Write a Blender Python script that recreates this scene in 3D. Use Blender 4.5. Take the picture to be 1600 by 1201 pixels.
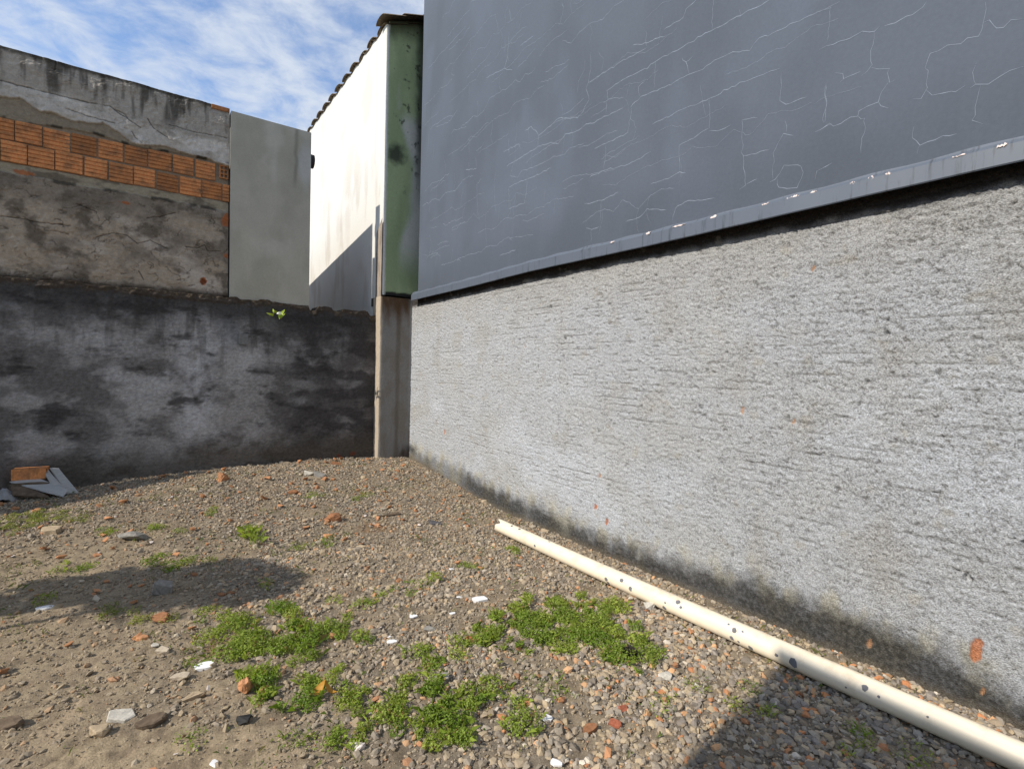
import bpy, bmesh, math, random
import numpy as np
from mathutils import Vector, Matrix

for o in list(bpy.data.objects):
    bpy.data.objects.remove(o)
scene = bpy.context.scene
COL = scene.collection
random.seed(7)
RNG = np.random.default_rng(11)
PI = math.pi
R = math.radians

# ------------------------------------------------------------------ camera
cam_d = bpy.data.cameras.new('camera')
cam = bpy.data.objects.new('camera', cam_d)
COL.objects.link(cam)
YAW, PITCH, ROLL = R(35.4669), R(-1.7730), R(1.5484)
fwd = Vector((math.sin(YAW)*math.cos(PITCH), math.cos(YAW)*math.cos(PITCH), math.sin(PITCH)))
rgt = Vector((math.cos(YAW), -math.sin(YAW), 0))
upv = rgt.cross(fwd)
r2 = math.cos(ROLL)*rgt + math.sin(ROLL)*upv
u2 = -math.sin(ROLL)*rgt + math.cos(ROLL)*upv
m = Matrix((r2, u2, -fwd)).transposed().to_4x4()
m.translation = Vector((0, 0, 1.37))
cam.matrix_world = m
cam_d.sensor_width = 36
cam_d.lens = 18.145
cam_d.clip_start = 0.05
cam_d.clip_end = 500
scene.camera = cam

# ------------------------------------------------------------------ sky and sun
SUN_EL, SUN_AZ = R(38), R(-0.8)                   # light travels along +X, just grazing past the back wall
travel = Vector((math.cos(SUN_EL)*math.cos(SUN_AZ), math.cos(SUN_EL)*math.sin(SUN_AZ), -math.sin(SUN_EL)))
sun_d = bpy.data.lights.new('sun', 'SUN')
sun_d.energy = 5.0
sun_d.angle = R(0.53)
sun_d.color = (1.0, 0.935, 0.83)
sun = bpy.data.objects.new('sun', sun_d)
COL.objects.link(sun)
sun.rotation_euler = travel.to_track_quat('-Z', 'Y').to_euler()
sun.location = (-20, -2, 16)

world = bpy.data.worlds.new('World')
scene.world = world
world.use_nodes = True
wt = world.node_tree
wt.nodes.clear()
def wn(t, **k):
    n = wt.nodes.new(t)
    for a, b in k.items():
        setattr(n, a, b)
    return n
w_out = wn('ShaderNodeOutputWorld')
w_bg = wn('ShaderNodeBackground')
w_bg.inputs['Strength'].default_value = 0.14
sky = wn('ShaderNodeTexSky', sky_type='NISHITA')
sky.sun_disc = False
sky.sun_elevation = SUN_EL
sky.sun_rotation = math.atan2(-travel.x, -travel.y)
sky.air_density = 1.0
sky.dust_density = 0.3
sky.ozone_density = 1.3
# wispy cloud layer: noise on the direction projected to a flat layer overhead
tc = wn('ShaderNodeTexCoord')
sep = wn('ShaderNodeSeparateXYZ')
wt.links.new(tc.outputs['Generated'], sep.inputs[0])
zc = wn('ShaderNodeMath', operation='MAXIMUM'); zc.inputs[1].default_value = 0.03
wt.links.new(sep.outputs['Z'], zc.inputs[0])
def wmath(op, a, b):
    n = wn('ShaderNodeMath', operation=op)
    for i, v in enumerate((a, b)):
        if isinstance(v, (int, float)): n.inputs[i].default_value = v
        else: wt.links.new(v, n.inputs[i])
    return n.outputs[0]
za = wmath('ADD', zc.outputs[0], 0.12)
cx = wmath('DIVIDE', sep.outputs['X'], za)
cy = wmath('DIVIDE', sep.outputs['Y'], za)
cmb = wn('ShaderNodeCombineXYZ')
wt.links.new(cx, cmb.inputs[0]); wt.links.new(cy, cmb.inputs[1])
mp = wn('ShaderNodeMapping')
mp.inputs['Rotation'].default_value = (0, 0, R(38))
mp.inputs['Scale'].default_value = (5.2, 5.6, 1)
wt.links.new(cmb.outputs[0], mp.inputs['Vector'])
n1 = wn('ShaderNodeTexNoise'); n1.inputs['Scale'].default_value = 1.35
n1.inputs['Detail'].default_value = 7; n1.inputs['Roughness'].default_value = 0.62; n1.inputs['Distortion'].default_value = 0.3
wt.links.new(mp.outputs[0], n1.inputs['Vector'])
n2 = wn('ShaderNodeTexNoise'); n2.inputs['Scale'].default_value = 0.42
n2.inputs['Detail'].default_value = 3
wt.links.new(mp.outputs[0], n2.inputs['Vector'])
cs = wmath('MULTIPLY', n2.outputs['Fac'], 0.55)
cs = wmath('ADD', n1.outputs['Fac'], cs)
ramp = wn('ShaderNodeMapRange'); ramp.interpolation_type = 'SMOOTHSTEP'
ramp.inputs['From Min'].default_value = 0.52; ramp.inputs['From Max'].default_value = 1.02
ramp.inputs['To Min'].default_value = 0.10; ramp.inputs['To Max'].default_value = 0.90
wt.links.new(cs, ramp.inputs['Value'])
mixc = wn('ShaderNodeMix', data_type='RGBA')
wt.links.new(ramp.outputs[0], mixc.inputs['Factor'])
tint = wn('ShaderNodeMix', data_type='RGBA', blend_type='MULTIPLY')
tint.inputs['Factor'].default_value = 1
wt.links.new(sky.outputs[0], tint.inputs[6]); tint.inputs[7].default_value = (1.02, 1.25, 1.50, 1)
wt.links.new(tint.outputs[2], mixc.inputs[6])
mixc.inputs[7].default_value = (5.2, 5.65, 6.35, 1)
wt.links.new(mixc.outputs[2], w_bg.inputs['Color'])
wt.links.new(w_bg.outputs[0], w_out.inputs['Surface'])

vs = scene.view_settings
vs.view_transform = 'Standard'
vs.look = 'None'
vs.exposure = 0.0
vs.gamma = 1.0
vs.use_curve_mapping = False
scene.render.engine = 'CYCLES'

# ------------------------------------------------------------------ measured tables (metres)
CRACKS=[[(4.029,3.25),(3.697,3.259),(3.544,3.267),(3.367,3.242),(3.274,3.201),(3.188,3.248),(3.033,3.221),(2.954,3.247),(2.888,3.22),(2.764,3.23),(2.645,3.219),(2.577,3.218)],[(3.544,3.267),(3.538,3.36),(3.584,3.416),(3.654,3.472),(3.742,3.472)],[(3.538,3.36),(3.404,3.382),(3.269,3.41),(3.164,3.362),(3.051,3.329),(2.985,3.358),(2.923,3.423),(2.958,3.509),(2.919,3.618),(2.92,3.769)],[(2.51,3.192),(2.427,3.231),(2.285,3.216),(2.153,3.21),(2.046,3.216),(1.944,3.199),(1.864,3.212),(1.75,3.207),(1.641,3.175),(1.587,3.207),(1.469,3.196),(1.359,3.19),(1.267,3.183),(1.223,3.176)],[(2.427,3.231),(2.441,3.309),(2.39,3.319)],[(2.038,3.219),(2.067,3.298),(2.096,3.341)],[(2.067,3.298),(2.016,3.311)],[(2.854,3.025),(2.683,3.021),(2.525,3.03),(2.499,3.187)],[(2.315,3.006),(2.181,3.011),(2.038,3.015),(1.887,3.003),(1.794,3.009),(1.647,3.007),(1.565,2.997),(1.467,2.992)],[(1.887,3.003),(1.88,2.834),(1.944,2.814),(2.011,2.809),(2.09,2.798),(2.082,2.632)],[(1.879,2.813),(1.8,2.791),(1.739,2.797)],[(2.896,2.824),(2.746,2.834),(2.526,2.803),(2.318,2.831)],[(2.746,2.834),(2.73,3.019)],[(2.741,3.247),(2.736,3.408),(2.564,3.419),(2.373,3.399),(2.294,3.421),(2.125,3.399),(1.889,3.405),(1.707,3.392),(1.542,3.387)],[(2.304,3.422),(2.31,3.238)],[(1.889,3.405),(1.888,3.578)],[(1.707,3.392),(1.716,3.43)],[(2.244,3.585),(2.097,3.584),(2.082,3.627),(2.005,3.643)],[(2.308,2.615),(2.145,2.613),(2.082,2.632),(2.037,2.612)],[(2.519,2.412),(2.391,2.417),(2.331,2.459),(2.173,2.415)],[(2.918,2.452),(2.852,2.429),(2.777,2.432)],[(2.858,2.431),(2.861,2.333)],[(3.971,2.843),(3.712,2.835),(3.686,3.026),(3.357,3.033)],[(3.981,3.043),(3.686,3.037)],[(3.981,3.043),(3.964,2.841)],[(4.625,3.53),(4.605,3.403),(4.842,3.461)],[(4.562,2.908),(4.587,3.241),(4.496,3.276)],[(4.058,4.702),(4.014,4.57)],[(4.048,4.49),(4.058,4.276),(4.112,4.181),(3.973,4.107)],[(4.112,4.181),(4.453,4.252)],[(3.281,4.33),(3.261,4.225),(3.318,4.159)],[(3.85,4.263),(3.656,4.251)],[(1.674,2.8),(1.666,2.611),(1.658,2.595),(1.636,2.43),(1.671,2.412)],[(1.636,2.43),(1.568,2.443)],[(1.658,2.595),(1.507,2.579)],[(1.674,2.8),(1.582,2.776)],[(1.499,2.405),(1.461,2.414),(1.425,2.466),(1.339,2.446),(1.326,2.406),(1.352,2.334),(1.452,2.361),(1.455,2.412)],[(1.481,2.419),(1.481,2.577),(1.433,2.636),(1.382,2.612)],[(1.429,2.703),(1.42,2.638)],[(1.46,2.97),(1.459,2.82),(1.433,2.785),(1.324,2.784)],[(1.266,2.353),(1.262,2.393),(1.191,2.413)],[(1.235,2.812),(1.232,2.625)],[(1.276,2.593),(1.199,2.607)],[(2.94,2.638),(2.761,2.621),(2.597,2.639)],[(2.761,2.621),(2.767,2.474)],[(2.123,2.335),(2.108,2.407),(2.029,2.433),(1.829,2.405)],[(4.096,3.408),(3.827,3.385),(3.807,3.336)],[(4.002,3.498),(3.987,3.351)],[(4.111,2.436),(3.839,2.446)],[(2.941,3.547),(2.66,3.553),(2.379,3.536)],[(2.507,3.614),(2.38,3.568),(2.223,3.537)],[(2.394,3.654),(2.383,3.546)],[(1.282,3.184),(1.229,3.18),(1.189,3.183)],[(1.229,3.18),(1.228,3.091),(1.239,3.01)],[(1.274,2.996),(1.209,2.992),(1.158,2.985),(1.109,2.982),(1.074,2.988),(1.058,2.967),(1.034,2.963),(1.012,2.977)],[(0.994,2.968),(0.95,2.96),(0.912,2.967),(0.889,2.963),(0.857,2.978),(0.84,2.991)],[(1.034,2.963),(1.042,2.879),(1.044,2.813),(1.058,2.79),(1.079,2.782)],[(1.038,2.802),(1.001,2.779),(0.968,2.762),(0.975,2.751),(0.965,2.709),(0.941,2.705)],[(0.965,2.709),(0.992,2.678),(1.003,2.631),(1.041,2.631),(1.082,2.615),(1.087,2.602),(1.12,2.611),(1.164,2.592),(1.21,2.611),(1.257,2.594)],[(1.003,2.631),(0.994,2.607),(0.963,2.589)],[(1.087,2.602),(1.073,2.588),(1.056,2.582),(1.057,2.511),(1.071,2.469),(1.065,2.419)],[(1.195,2.848),(1.16,2.823),(1.153,2.802),(1.085,2.805)],[(1.153,2.802),(1.172,2.792)],[(0.873,2.593),(0.841,2.591),(0.828,2.615),(0.823,2.689),(0.835,2.713),(0.817,2.758),(0.761,2.766),(0.719,2.759),(0.663,2.757),(0.649,2.803),(0.645,2.881)],[(0.649,2.803),(0.63,2.799),(0.602,2.765),(0.586,2.756),(0.569,2.766),(0.529,2.755)],[(0.828,2.615),(0.803,2.581),(0.77,2.575),(0.736,2.577),(0.727,2.565),(0.695,2.575)],[(0.678,2.558),(0.661,2.566),(0.623,2.552),(0.593,2.562),(0.564,2.574),(0.521,2.574)],[(0.661,2.566),(0.671,2.616),(0.662,2.653)],[(0.646,2.555),(0.653,2.522),(0.654,2.446),(0.661,2.423),(0.632,2.398)],[(0.863,2.471),(0.868,2.42),(0.841,2.381),(0.788,2.39),(0.714,2.388)],[(0.841,2.381),(0.847,2.35)],[(1.236,2.804),(1.237,2.624)]]
ROW1=[-1.174, -0.99, -0.796, -0.598, -0.391, -0.183, 0.018, 0.228, 0.431, 0.636]
ROW2=[-1.084, -0.903, -0.71, -0.5, -0.303, -0.104, 0.087, 0.295, 0.498, 0.697, 0.769]
FAC={'step1':[(-1.082,3.864),(-0.954,3.861),(-0.687,3.86),(-0.498,3.86),(-0.292,3.875),(-0.251,3.85),(-0.042,3.733)],'edge':[(-1.082,3.72),(-0.955,3.75),(-0.823,3.674),(-0.71,3.691),(-0.594,3.647),(-0.401,3.673),(-0.351,3.706),(-0.225,3.648),(-0.121,3.569),(0.039,3.573),(0.177,3.623),(0.348,3.575),(0.586,3.581),(0.723,3.545)],'bric':[(-1.083,3.542),(-0.955,3.534),(-0.594,3.574),(-0.401,3.58),(-0.147,3.549),(0.067,3.548),(0.234,3.572),(0.407,3.57),(0.648,3.569),(0.76,3.569)],'low':[(-1.084,3.052),(-0.956,3.048),(-0.824,3.05),(-0.64,3.044),(-0.4,3.049),(-0.249,3.05),(0.069,3.054),(0.352,3.053),(0.758,3.044)],'cr1':[(-1.085,2.641),(-0.935,2.646),(-0.824,2.631),(-0.593,2.643)],'cr2':[(-0.546,2.862),(-0.399,2.816),(-0.374,2.727)],'cr3':[(-0.399,2.564),(-0.273,2.63),(-0.144,2.62),(-0.064,2.555),(0.043,2.606),(0.194,2.543)],'cr4':[(0.354,2.589),(0.473,2.593),(0.533,2.638),(0.563,2.573),(0.687,2.591)],'cr5':[(0.015,2.832),(0.125,2.866),(0.294,2.953)],'cr6':[(-0.058,2.274),(-0.009,2.188)],'cr7':[(-0.998,3.748),(-0.955,3.791)],'cr8':[(-0.276,3.867),(-0.174,3.835),(-0.148,3.798)],'cr9':[(0.011,3.846),(0.066,3.764),(0.188,3.699)],'cr10':[(0.204,3.837),(0.405,3.828),(0.739,3.852)],'cr11':[(-0.121,3.678),(-0.084,3.624),(-0.031,3.587)],'cr12':[(-0.687,4.237),(-0.71,4.08)],'cr13':[(-0.687,3.758),(-0.45,3.727),(-0.251,3.723)]}
PIPE_A=(2.416, 3.53, 0.06);PIPE_B=(2.486, 0.871, 0.057)
SPOTS=[(0.206,1.25,0.0106),(0.305,1.302,0.0105),(0.548,-0.032,0.01),(0.657,1.466,0.0074),(1.263,-0.054,0.0132),(1.277,-0.509,0.011),(1.383,0.581,0.0129),(1.458,0.085,0.0128),(1.637,-0.631,0.0083),(1.7,-0.334,0.0123),(1.778,0.899,0.0121),(1.805,0.512,0.008),(1.706,0.267,0.0061),(2.114,0.566,0.0123),(2.076,0.864,0.0058),(2.153,0.752,0.0057),(2.104,-0.247,0.0116),(2.14,-0.341,0.0058),(2.201,-0.455,0.0122),(2.327,0.053,0.0075),(2.402,0.007,0.0203),(2.684,0.55,0.0125),(2.735,0.353,0.0053),(2.618,-0.043,0.0043),(2.894,0.448,0.0042)]
WEEDS=[(1.543,2.164,0.17,-0.108,-0.113,-0.163),(1.892,2.107,0.226,-0.143,-0.157,-0.18),(2.029,1.855,0.13,-0.083,-0.176,-0.166),(1.892,1.622,0.099,-0.063,-0.093,-0.082),(1.605,1.872,0.105,-0.067,-0.051,-0.061),(0.374,2.796,0.116,-0.074,-0.024,-0.184),(0.63,2.744,0.149,-0.095,-0.053,-0.236),(0.811,2.591,0.095,-0.06,-0.048,-0.157),(0.47,2.254,0.11,-0.071,-0.029,-0.144),(0.64,2.307,0.106,-0.068,-0.029,-0.108),(0.801,1.965,0.108,-0.071,-0.043,-0.108),(0.689,2.062,0.065,-0.043,-0.024,-0.073),(0.991,1.77,0.096,-0.063,-0.078,-0.144),(0.907,1.615,0.097,-0.064,-0.046,-0.086),(0.952,2.049,0.094,-0.06,-0.039,-0.086),(1.179,1.594,0.05,-0.033,-0.052,-0.073),(1.164,2.155,0.103,-0.066,-0.047,-0.089),(1.208,1.775,0.08,-0.052,-0.043,-0.065),(0.792,1.812,0.081,-0.053,-0.028,-0.067),(0.614,1.867,0.098,-0.065,-0.023,-0.073),(1.565,2.919,0.077,-0.047,-0.042,-0.081),(1.832,3.007,0.067,-0.041,-0.053,-0.089),(0.667,4.383,0.067,-0.033,-0.028,-0.191),(1.718,4.926,0.09,-0.034,-0.036,-0.104),(1.331,5.112,0.076,-0.03,-0.027,-0.105),(-0.686,5.5,0.288,-0.178,0.03,-0.24),(-0.802,5.284,0.096,-0.058,0.02,-0.133),(-0.354,4.32,0.134,-0.076,0.009,-0.108),(-0.434,3.794,0.069,-0.043,0.008,-0.07),(-0.123,3.421,0.111,-0.07,0.004,-0.095),(0.294,3.116,0.112,-0.071,-0.01,-0.111),(0.043,3.193,0.108,-0.068,-0.001,-0.094),(0.95,3.979,0.064,-0.037,-0.022,-0.095),(1.157,3.97,0.066,-0.038,-0.028,-0.097),(0.178,2.663,0.033,-0.021,-0.004,-0.057),(1.969,1.308,0.06,-0.039,-0.032,-0.022),(1.722,1.317,0.056,-0.036,-0.046,-0.037),(2.121,1.106,0.092,-0.06,-0.083,-0.046),(2.186,0.814,0.084,-0.055,-0.078,-0.031),(1.445,1.702,0.059,-0.038,-0.035,-0.043),(1.446,1.596,0.041,-0.027,-0.028,-0.033),(2.315,0.612,0.06,-0.04,-0.047,-0.014),(0.159,4.089,0.211,-0.121,-0.005,-0.146),(0.593,3.407,0.045,-0.028,-0.013,-0.079),(2.259,3.113,0.124,-0.075,-0.063,-0.089),(2.518,1.356,0.056,-0.036,-0.047,-0.027),(0.124,2.111,0.046,-0.031,-0.002,-0.043),(0.48,1.877,0.076,-0.05,-0.011,-0.045),(1.011,2.889,0.123,-0.077,-0.038,-0.111),(1.331,2.894,0.099,-0.062,-0.038,-0.085),(0.471,5.062,0.091,-0.044,-0.007,-0.08),(0.102,4.782,0.162,-0.083,-0.002,-0.086),(-0.258,4.972,0.118,-0.064,0.005,-0.09)]
DEBRIS=[('w',0.224,2.621,0.096),('w',1.619,2.538,0.111),('w',1.005,2.38,0.054),('w',1.017,2.444,0.033),('w',1.2,2.561,0.055),('w',1.288,1.509,0.057),('w',1.402,2.487,0.043),('w',1.169,1.318,0.05),('w',0.199,1.948,0.041),('pw',0.616,1.765,0.078),('bg',0.133,2.573,0.087),('st',0.168,2.401,0.096),('bk',0.338,2.315,0.081),('pl',-0.074,2.422,0.173),('ds',0.033,2.322,0.187),('tn',-0.126,2.36,0.095),('or',-0.01,3.055,0.112),('ob',0.077,3.228,0.148),('rk',0.097,3.608,0.124),('tb',-0.569,5.131,0.304),('gs',-0.064,4.687,0.218),('bk',0.649,5.964,0.159),('tn',0.388,5.726,0.131),('br',1.185,5.267,0.124),('or',1.602,4.17,0.093),('or',1.18,4.103,0.122),('st_d',1.813,4.396,0.245),('sl',2.06,3.984,0.174),('br',1.324,4.459,0.192),('rb',1.348,2.175,0.076),('or',1.615,1.969,0.054),('rb',1.5,1.348,0.06),('rb',1.586,1.387,0.05),('ob',1.391,1.377,0.089),('pg',1.91,1.429,0.075),('wg',2.396,1.925,0.1),('ds',-0.403,2.591,0.169),('bl',0.309,2.137,0.063),('or',2.135,1.532,0.044),('w',1.693,3.026,0.046),('w',1.538,2.639,0.037),('gs',1.537,5.71,0.15),('wg',1.47,5.787,0.136),('br',1.864,6.215,0.131),('ob',0.26,3.783,0.08),('ob',0.368,3.389,0.064),('ob',0.416,3.379,0.064),('or',-0.259,4.481,0.081),('w',-0.43,3.692,0.088),('bg',-0.218,3.677,0.068),('bg',0.076,2.852,0.078),('pl',0.045,2.937,0.064),('w',2.461,1.894,0.042),('or',2.1,0.78,0.033),('gs',1.058,1.953,0.078),('gs',1.209,2.383,0.074)]
CHIPS=[(1.263,2.238,0.03,0.009),(1.348,2.268,0.032,0.009),(1.637,2.28,0.015,0.009),(1.82,2.285,0.034,0.014),(2.302,2.273,0.032,0.013),(2.481,2.281,0.046,0.008),(2.624,2.272,0.031,0.008),(2.824,2.269,0.041,0.008),(1.371,2.267,0.045,0.01),(1.087,2.275,0.022,0.01),(1.016,2.277,0.031,0.012),(0.946,2.277,0.02,0.008),(0.568,2.27,0.029,0.014),(0.699,2.26,0.041,0.005),(2.061,2.29,0.095,0.005),(3.189,2.286,0.196,0.005),(1.509,2.277,0.035,0.007),(1.176,2.266,0.029,0.004)]

# ------------------------------------------------------------------ noise
def _hash(ix, iy, seed):
    h = (ix.astype(np.int64)*374761393 + iy.astype(np.int64)*668265263 + seed*1442695041) & 0xffffffff
    h = ((h ^ (h >> 13))*1274126177) & 0xffffffff
    h = ((h ^ (h >> 16))*2246822519) & 0xffffffff
    return ((h ^ (h >> 15)) & 0xffffff)/float(0xffffff)
def vnoise(x, y, seed=0):
    """gradient noise, mean .5"""
    x = np.asarray(x, float); y = np.asarray(y, float)
    x, y = x+seed*.137+.31, y+seed*.071+.17
    ix = np.floor(x); iy = np.floor(y)
    fx = x-ix; fy = y-iy
    def g(dx, dy):
        a = _hash(ix+dx, iy+dy, seed)*2*PI
        return np.cos(a)*(fx-dx)+np.sin(a)*(fy-dy)
    ux = fx*fx*fx*(fx*(fx*6-15)+10); uy = fy*fy*fy*(fy*(fy*6-15)+10)
    n_ = (g(0, 0)*(1-ux)+g(1, 0)*ux)*(1-uy)+(g(0, 1)*(1-ux)+g(1, 1)*ux)*uy
    return np.clip(.5+.80*n_, 0, 1)
def fbm(x, y, oct=4, seed=0, gain=.5, lac=2.03):
    s = 0; a = 1; t = 0
    for i in range(oct):
        s = s+a*vnoise(x+i*17.3, y-i*9.1, seed+i*31); t += a
        a *= gain; x = x*lac; y = y*lac
    return s/t
def sst(a, b, x):
    t = np.clip((x-a)/(b-a), 0, 1)
    return t*t*(3-2*t)
def lerp(a, b, t):
    return a+(b-a)*t
def mixcol(c, col, t):
    return c*(1-t[..., None])+np.asarray(col)*t[..., None]
def polydist(x, y, pts):
    d = np.full(x.shape, 1e9)
    for (ax, ay), (bx, by) in zip(pts[:-1], pts[1:]):
        vx, vy = bx-ax, by-ay
        t = np.clip(((x-ax)*vx+(y-ay)*vy)/(vx*vx+vy*vy+1e-12), 0, 1)
        d = np.minimum(d, np.hypot(x-ax-t*vx, y-ay-t*vy))
    return d

# ------------------------------------------------------------------ mesh helpers
def mesh_np(name, V, F, col=None, smooth=False):
    V = np.asarray(V, np.float32).reshape(-1, 3); F = np.asarray(F, np.int32)
    k = F.shape[1]
    me = bpy.data.meshes.new(name)
    me.vertices.add(len(V)); me.vertices.foreach_set('co', V.ravel())
    me.loops.add(F.size); me.loops.foreach_set('vertex_index', F.ravel())
    me.polygons.add(len(F))
    me.polygons.foreach_set('loop_start', np.arange(0, F.size, k, dtype=np.int32))
    me.polygons.foreach_set('use_smooth', np.full(len(F), smooth, dtype=bool))
    if col is not None:
        c = np.ones((len(V), 4), np.float32); c[:, :3] = np.asarray(col).reshape(-1, 3)
        at = me.color_attributes.new('Col', 'FLOAT_COLOR', 'POINT')
        at.data.foreach_set('color', c.ravel())
    me.update(calc_edges=True); me.validate()
    return me
def grid_faces(nu, nv, flip=False):
    i = np.arange(nu-1)[:, None]*nv+np.arange(nv-1)[None, :]
    f = np.stack([i, i+nv, i+nv+1, i+1], -1).reshape(-1, 4)
    return f[:, ::-1] if flip else f
def link(name, me, mat=None, parent=None, label=None, cat=None, group=None, kind=None):
    o = bpy.data.objects.new(name, me)
    COL.objects.link(o)
    if mat is not None and me is not None and len(me.materials) == 0:
        me.materials.append(mat)
    if parent is not None: o.parent = parent
    if label: o['label'] = label
    if cat: o['category'] = cat
    if group: o['group'] = group
    if kind: o['kind'] = kind
    return o
def empty(name, loc, label, cat, group=None):
    o = link(name, None, None, None, label, cat, group)
    o.empty_display_size = .1
    o.location = loc
    return o
def box_bm(bm, lo, hi):
    vs_ = [bm.verts.new((x, y, z)) for x in (lo[0], hi[0]) for y in (lo[1], hi[1]) for z in (lo[2], hi[2])]
    for f in ((0, 1, 3, 2), (4, 6, 7, 5), (0, 4, 5, 1), (2, 3, 7, 6), (0, 2, 6, 4), (1, 5, 7, 3)):
        bm.faces.new([vs_[i] for i in f])
    return vs_
def box_mesh(name, lo, hi, bevel=0):
    bm = bmesh.new(); box_bm(bm, lo, hi)
    if bevel:
        bmesh.ops.bevel(bm, geom=bm.edges[:], offset=bevel, segments=2, affect='EDGES', profile=.6)
    bmesh.ops.recalc_face_normals(bm, faces=bm.faces[:])
    me = bpy.data.meshes.new(name); bm.to_mesh(me); bm.free()
    return me
def loc_par(o, parent):
    """child mesh given in world coordinates under an empty that has a location"""
    o.parent = parent
    o.location = -Vector(parent.location)
    return o

# ------------------------------------------------------------------ materials
def new_mat(name, rough=.9, spec=.25):
    mt = bpy.data.materials.new(name); mt.use_nodes = True
    nt = mt.node_tree; b = nt.nodes['Principled BSDF']
    b.inputs['Roughness'].default_value = rough
    b.inputs['Specular IOR Level'].default_value = spec
    return mt, nt, b
def add_bump(nt, b, scale, strength, dist=.004, detail=6, stretch=(1, 1, 1), rough=.65):
    t = nt.nodes.new('ShaderNodeTexCoord'); mpn = nt.nodes.new('ShaderNodeMapping')
    mpn.inputs['Scale'].default_value = stretch
    nt.links.new(t.outputs['Object'], mpn.inputs['Vector'])
    n = nt.nodes.new('ShaderNodeTexNoise'); n.inputs['Scale'].default_value = scale
    n.inputs['Detail'].default_value = detail; n.inputs['Roughness'].default_value = rough
    nt.links.new(mpn.outputs[0], n.inputs['Vector'])
    bp = nt.nodes.new('ShaderNodeBump'); bp.inputs['Strength'].default_value = strength
    bp.inputs['Distance'].default_value = dist
    nt.links.new(n.outputs['Fac'], bp.inputs['Height'])
    nt.links.new(bp.outputs[0], b.inputs['Normal'])
    return n, mpn
def vary(nt, b, src, noise_out, lo, hi):
    """multiply a colour by a noise between lo and hi"""
    mr = nt.nodes.new('ShaderNodeMapRange')
    mr.inputs['From Min'].default_value = .3; mr.inputs['From Max'].default_value = .7
    mr.inputs['To Min'].default_value = lo; mr.inputs['To Max'].default_value = hi
    nt.links.new(noise_out, mr.inputs['Value'])
    mx = nt.nodes.new('ShaderNodeMix'); mx.data_type = 'RGBA'; mx.blend_type = 'MULTIPLY'
    mx.inputs['Factor'].default_value = 1
    if isinstance(src, tuple): mx.inputs[6].default_value = src
    else: nt.links.new(src, mx.inputs[6])
    nt.links.new(mr.outputs[0], mx.inputs[7])
    nt.links.new(mx.outputs[2], b.inputs['Base Color'])
def attr_mat(name, bscale=60, bstr=.5, bdist=.004, rough=.92, lo=.85, hi=1.15, spec=.2, stretch=(1, 1, 1), detail=6):
    mt, nt, b = new_mat(name, rough, spec)
    a = nt.nodes.new('ShaderNodeAttribute'); a.attribute_name = 'Col'
    n, _ = add_bump(nt, b, bscale, bstr, bdist, detail, stretch)
    vary(nt, b, a.outputs['Color'], n.outputs['Fac'], lo, hi)
    return mt
def flat_mat(name, col, bscale=40, bstr=.35, bdist=.003, rough=.85, lo=.8, hi=1.2, spec=.25, stretch=(1, 1, 1), objvar=0):
    mt, nt, b = new_mat(name, rough, spec)
    n, _ = add_bump(nt, b, bscale, bstr, bdist, 5, stretch)
    src = (*col, 1)
    if objvar:
        oi = nt.nodes.new('ShaderNodeObjectInfo')
        hsv = nt.nodes.new('ShaderNodeHueSaturation')
        hsv.inputs['Color'].default_value = src
        mr = nt.nodes.new('ShaderNodeMapRange')
        mr.inputs['To Min'].default_value = 1-objvar; mr.inputs['To Max'].default_value = 1+objvar
        nt.links.new(oi.outputs['Random'], mr.inputs['Value'])
        nt.links.new(mr.outputs[0], hsv.inputs['Value'])
        src = hsv.outputs[0]
    vary(nt, b, src, n.outputs['Fac'], lo, hi)
    return mt

# ------------------------------------------------------------------ ground
def gz(X, Y):
    X = np.asarray(X, float); Y = np.asarray(Y, float)
    t = sst(3.9, 6.4, Y)
    h = .175*np.exp(-((X-1.5)/2.6)**2)*t
    h = h+.055*t*(fbm(X*2.6, Y*2.6, 4, 15, .55)-.5)
    h = h+.030*(fbm(X*1.6, Y*1.6, 3, 5)-.5)+.022*(fbm(X*6, Y*6, 3, 8)-.5)
    return h
def mud(X, Y):
    """1 = bare trodden earth, 0 = clean gravel"""
    n = fbm(X*2.3, Y*2.3, 4, 21)
    a = sst(.95, .25, X+.25*(n-.5)*4-.10*(Y-2.2))*sst(2.75, 2.1, Y+(n-.5)*1.6)
    b = .72*sst(.75, -.15, X+(n-.5)*1.2)*sst(5.8, 4.4, Y)
    c = .45*sst(.50, .66, n)
    return np.clip(np.maximum(np.maximum(a, b), c), 0, 1)
def axis(lo, hi, step, far_lo, far_hi):
    a = list(np.arange(lo, hi+1e-6, step)); s = step
    x = hi; post = []
    while x < far_hi:
        s *= 1.35; x += s; post.append(x)
    x = lo; s = step; pre = []
    while x > far_lo:
        s *= 1.35; x -= s; pre.append(x)
    return np.array(pre[::-1]+a+post)
gx = axis(-1.6, 3.0, .0145, -60, 60); gy = axis(.3, 6.75, .014, -60, 60)
GX, GY = np.meshgrid(gx, gy, indexing='ij')
inside = (GX > -3) & (GX < 3.2) & (GY > -1) & (GY < 7)
Z = gz(GX, GY)+np.where(inside, (.012+.012*mud(GX, GY))*(fbm(GX*22, GY*22, 3, 3)-.5)+.016*(fbm(GX*55, GY*55, 2, 4, .7)-.5), 0)
Z = np.where(GY > 8, 0.02, Z)
mk = mud(GX, GY)
base = np.zeros(GX.shape+(3,))+np.array((.185, .152, .112))
base = mixcol(base, (.305, .238, .155), mk)
n = fbm(GX*9, GY*9, 4, 33)
base = mixcol(base, (.15, .113, .075), sst(.48, .68, n)*.6)
n = fbm(GX*3.3+4, GY*3.3, 4, 36)
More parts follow.
